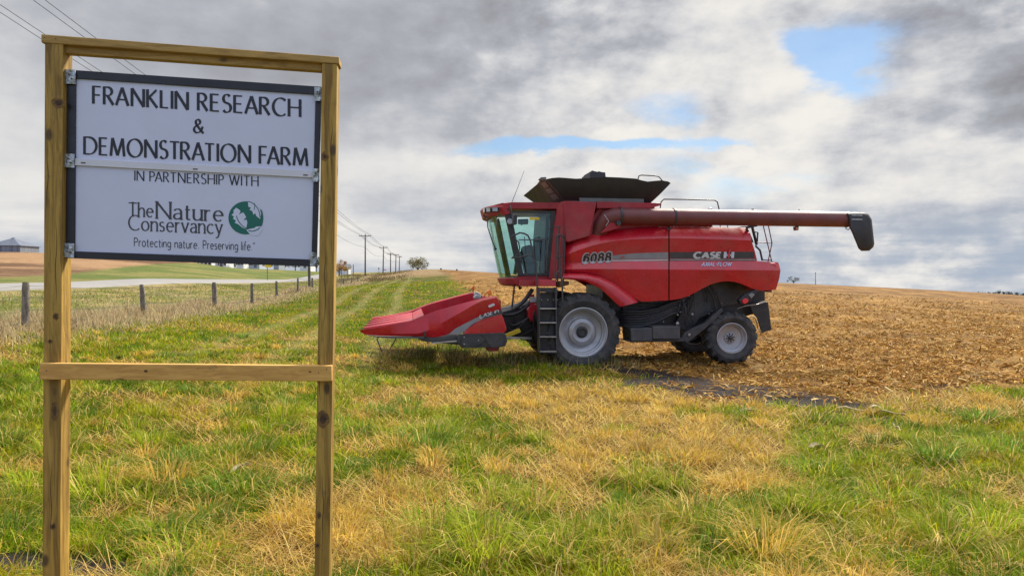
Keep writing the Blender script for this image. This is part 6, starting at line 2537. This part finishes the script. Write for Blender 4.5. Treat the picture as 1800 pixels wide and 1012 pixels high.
def tree(px, ybase, D, w, h, label, cols, n=1500, leaf=.14, trunk=.3, seed=1, hole=.35, name='tree', flat=1.0, limbs=7, group=None, blobs=16):
    p = at(px, ybase, D)
    zb = min(gz(p.x, D), p.z)
    root = empty(name, (p.x, D, zb))
    tag(root, label, 'tree', group)
    lift = p.z - zb
    R = random.Random(seed)
    mb = MB()
    tr = max(.06, h * .035)
    th = lift + h * trunk
    mb.tube([Vector((0, 0, -.3)), Vector((.05, 0, th * .6)), Vector((.0, .1, th)), Vector((.1, 0, lift + h * .75))], [tr * 1.3, tr, tr * .8, tr * .2], 8)
    cs, rs = [], []
    for k in range(blobs):
        a = 2 * PI * (k + R.random()) / blobs * 3
        rr = w / 2 * (.15 + .65 * math.sqrt(R.random()))
        z = lift + h * (trunk + (1 - trunk) * R.uniform(.18, .86))
        z -= (rr / (w / 2)) ** 2 * h * (1 - trunk) * .22
        cs.append((rr * math.cos(a), rr * math.sin(a), z))
        rs.append(w * R.uniform(.11, .20) * flat)
    for k in range(limbs):
        c = Vector(cs[k % len(cs)])
        mb.tube([Vector((0, 0, th * R.uniform(.6, .95))), Vector((c.x * .5, c.y * .5, (th + c.z) / 2)), c], [tr * .55, tr * .35, tr * .10], 6)
    mb.build('trunk', M_bark, root, smooth=60)
    leafcloud('crown', cs, rs, n, leaf, cols, root, seed=seed, hole=hole)
    return root


OLIVE = [(.15, .15, .055), (.20, .17, .075), (.11, .12, .05), (.25, .20, .10)]
ORANGE = [(.34, .17, .04), (.42, .24, .06), (.25, .12, .04), (.30, .22, .07)]
DARKG = [(.035, .06, .025), (.05, .075, .03), (.06, .08, .03), (.09, .09, .035)]
BLUEG = [(.05, .075, .06), (.07, .09, .07), (.09, .10, .07)]
tree(735, 478.5, 168, 6.0, 3.9, 'low rounded thin leaved tree on the bank left of the field', OLIVE, n=2600, leaf=.13, trunk=.18, seed=4, hole=.2, name='bank_tree', blobs=26)
tree(596, 484, 175, 4.8, 4.4, 'small orange leaved autumn tree right of the sign', ORANGE, n=1500, leaf=.13, trunk=.28, seed=8, hole=.2, name='autumn_tree', blobs=16)
tree(1395, 499, 200, 4.6, 2.7, 'sparse flat topped tree on the skyline right of the combine', BLUEG, n=420, leaf=.13, trunk=.25, seed=12, hole=.1, name='lone_tree', blobs=10, flat=.8)
for k, (px, w, h, s, lab) in enumerate(((352, 9, 7, 21, 'dark tree behind the long white farm building'), (408, 8, 6, 22, 'dark tree filling the gap between two white houses'), (433, 6, 5.5, 23, 'narrow dark tree left of the pale grey house'),
                                         (464, 7, 6, 24, 'dark tree behind the yellow road sign'), (500, 8, 6.5, 25, 'broad dark tree right of the low grey shed'), (519, 7, 6, 26, 'dark tree left of the white bungalow'), (556, 7, 5, 27, 'dark tree just left of the right sign post'), (392, 7, 6, 28, 'dark tree behind the white house with dark windows'), (447, 6, 6, 29, 'dark tree rising behind the pale grey house'))):
    tree(px, 471, 280 + (k % 3) * 4, w, h, lab, DARKG, n=1100, leaf=.24, trunk=.08, seed=s, hole=.2, name='farmyard_tree', group='trees round the farm houses')


def treeline():
    r = np.random.default_rng(5)
    cs, rs = [], []
    for px, top in zip(np.linspace(1585, 1990, 90), np.interp(np.linspace(1585, 1990, 90), [1585, 1640, 1680, 1700, 1715, 1745, 1760, 1780, 1800, 1990], [510.5, 510, 512, 512.5, 513, 513.5, 510, 514.5, 513, 512])):
        D = 1050 + r.uniform(-60, 60)
        top += r.uniform(-1.4, 1.6)
        for k in range(3):
            p = at(px + r.uniform(-3, 3), top + 3.2 + k * 4.0, D)
            cs.append(tuple(p))
            rs.append(r.uniform(2.6, 4.6))
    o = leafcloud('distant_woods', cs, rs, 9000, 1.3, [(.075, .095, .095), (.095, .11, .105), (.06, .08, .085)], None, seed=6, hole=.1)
    tag(o, kind='stuff')


treeline()

# ------------------------------------------------------------------ stalks and husks lying in the grass


def stalk(name, px0, py0, px1, py1, r, label, lift=.04, group=None, material=None, leafy=False):
    a, c = gp(px0, py0), gp(px1, py1)
    A, B_ = Vector((a[0], a[1], gz(*a) + lift)), Vector((c[0], c[1], gz(*c) + lift + .03))
    mb = MB()
    n = 7
    pts = [A + (B_ - A) * (k / n) + Vector((0, 0, .02 * math.sin(k * 1.7))) - A for k in range(n + 1)]
    mb.tube(pts, [r * (1.15 if k % 2 else .92) * (1 - .35 * k / n) for k in range(n + 1)], 7)
    o = mb.build(name, material or M_stalk, smooth=50)
    o.location = A
    if leafy:
        G = []
        for k in range(8):
            w = k / 7
            q = pts[3] + Vector((.25 * w, -.10 * w, .10 * math.sin(PI * w)))
            G.append([q + Vector((.0, .025 * (1 - w), 0)), q - Vector((0, .025 * (1 - w), .01))])
        m2 = MB()
        m2.shell(G, (0, 0, .002))
        m2.build('leaf', M_husk, o, smooth=60)
    return tag(o, label, 'corn stalk', group)


stalk('corn_stalk', 1470, 722, 1592, 735, .014, 'long pale corn stalk lying on bare soil below the field edge', leafy=True)
stalk('corn_stalk', 1567, 750, 1584, 767, .014, 'short bleached corn stalk piece in the grass below the long stalk')
stalk('corn_stalk', 1292, 628, 1322, 641, .016, 'bent corn stalk lying against the rear combine tyre', lift=.08, leafy=True)
stalk('corn_stalk', 1345, 716, 1420, 722, .010, 'thin corn stalk lying on the dark soil strip')


def husk(px, py, L, W, rz, label, seed):
    x, y = gp(px, py)
    R = random.Random(seed)
    G = []
    for i in range(9):
        u = i / 8
        row = []
        for j in range(7):
            v = j / 6 - .5
            wd = W * (math.sin(PI * min(1, u * 1.05 + .08)) ** .7)
            row.append(Vector(((u - .5) * L + .02 * math.sin(9 * v + seed), v * wd, .03 + .03 * math.sin(2.4 * u + seed) + wd * .9 * (v * v) * 2 + R.uniform(-.006, .006))))
        G.append(row)
    mb = MB()
    mb.shell(G, (0, 0, .002))
    o = mb.build('corn_husk', M_husk, smooth=60)
    o.location = (x, y, gz(x, y) + .02)
    o.rotation_euler = (R.uniform(-.2, .2), R.uniform(-.2, .2), rz)
    tag(o, label, 'corn husk', 'dry husks lying in the grass')


husk(1441, 799, .22, .09, .2, 'pale flat corn husk in green grass right of centre', 1)
husk(940, 975, .30, .07, -.6, 'curled bleached husk at the bottom edge, centre of the picture', 2)
husk(1391, 972, .20, .06, 1.3, 'upright twisted pale husk near the bottom, right of centre', 3)
husk(1255, 968, .24, .07, -.9, 'dry husk in tufted grass left of the twisted husk', 4)
husk(1290, 915, .28, .06, .1, 'tan husk half buried in grass left of the bright tuft', 5)
husk(425, 835, .16, .05, .8, 'small tan husk beside a tuft seen between the sign posts', 6)
husk(1322, 734, .30, .07, -.1, 'pale husk on the dark soil strip before the rear tyre', 7)
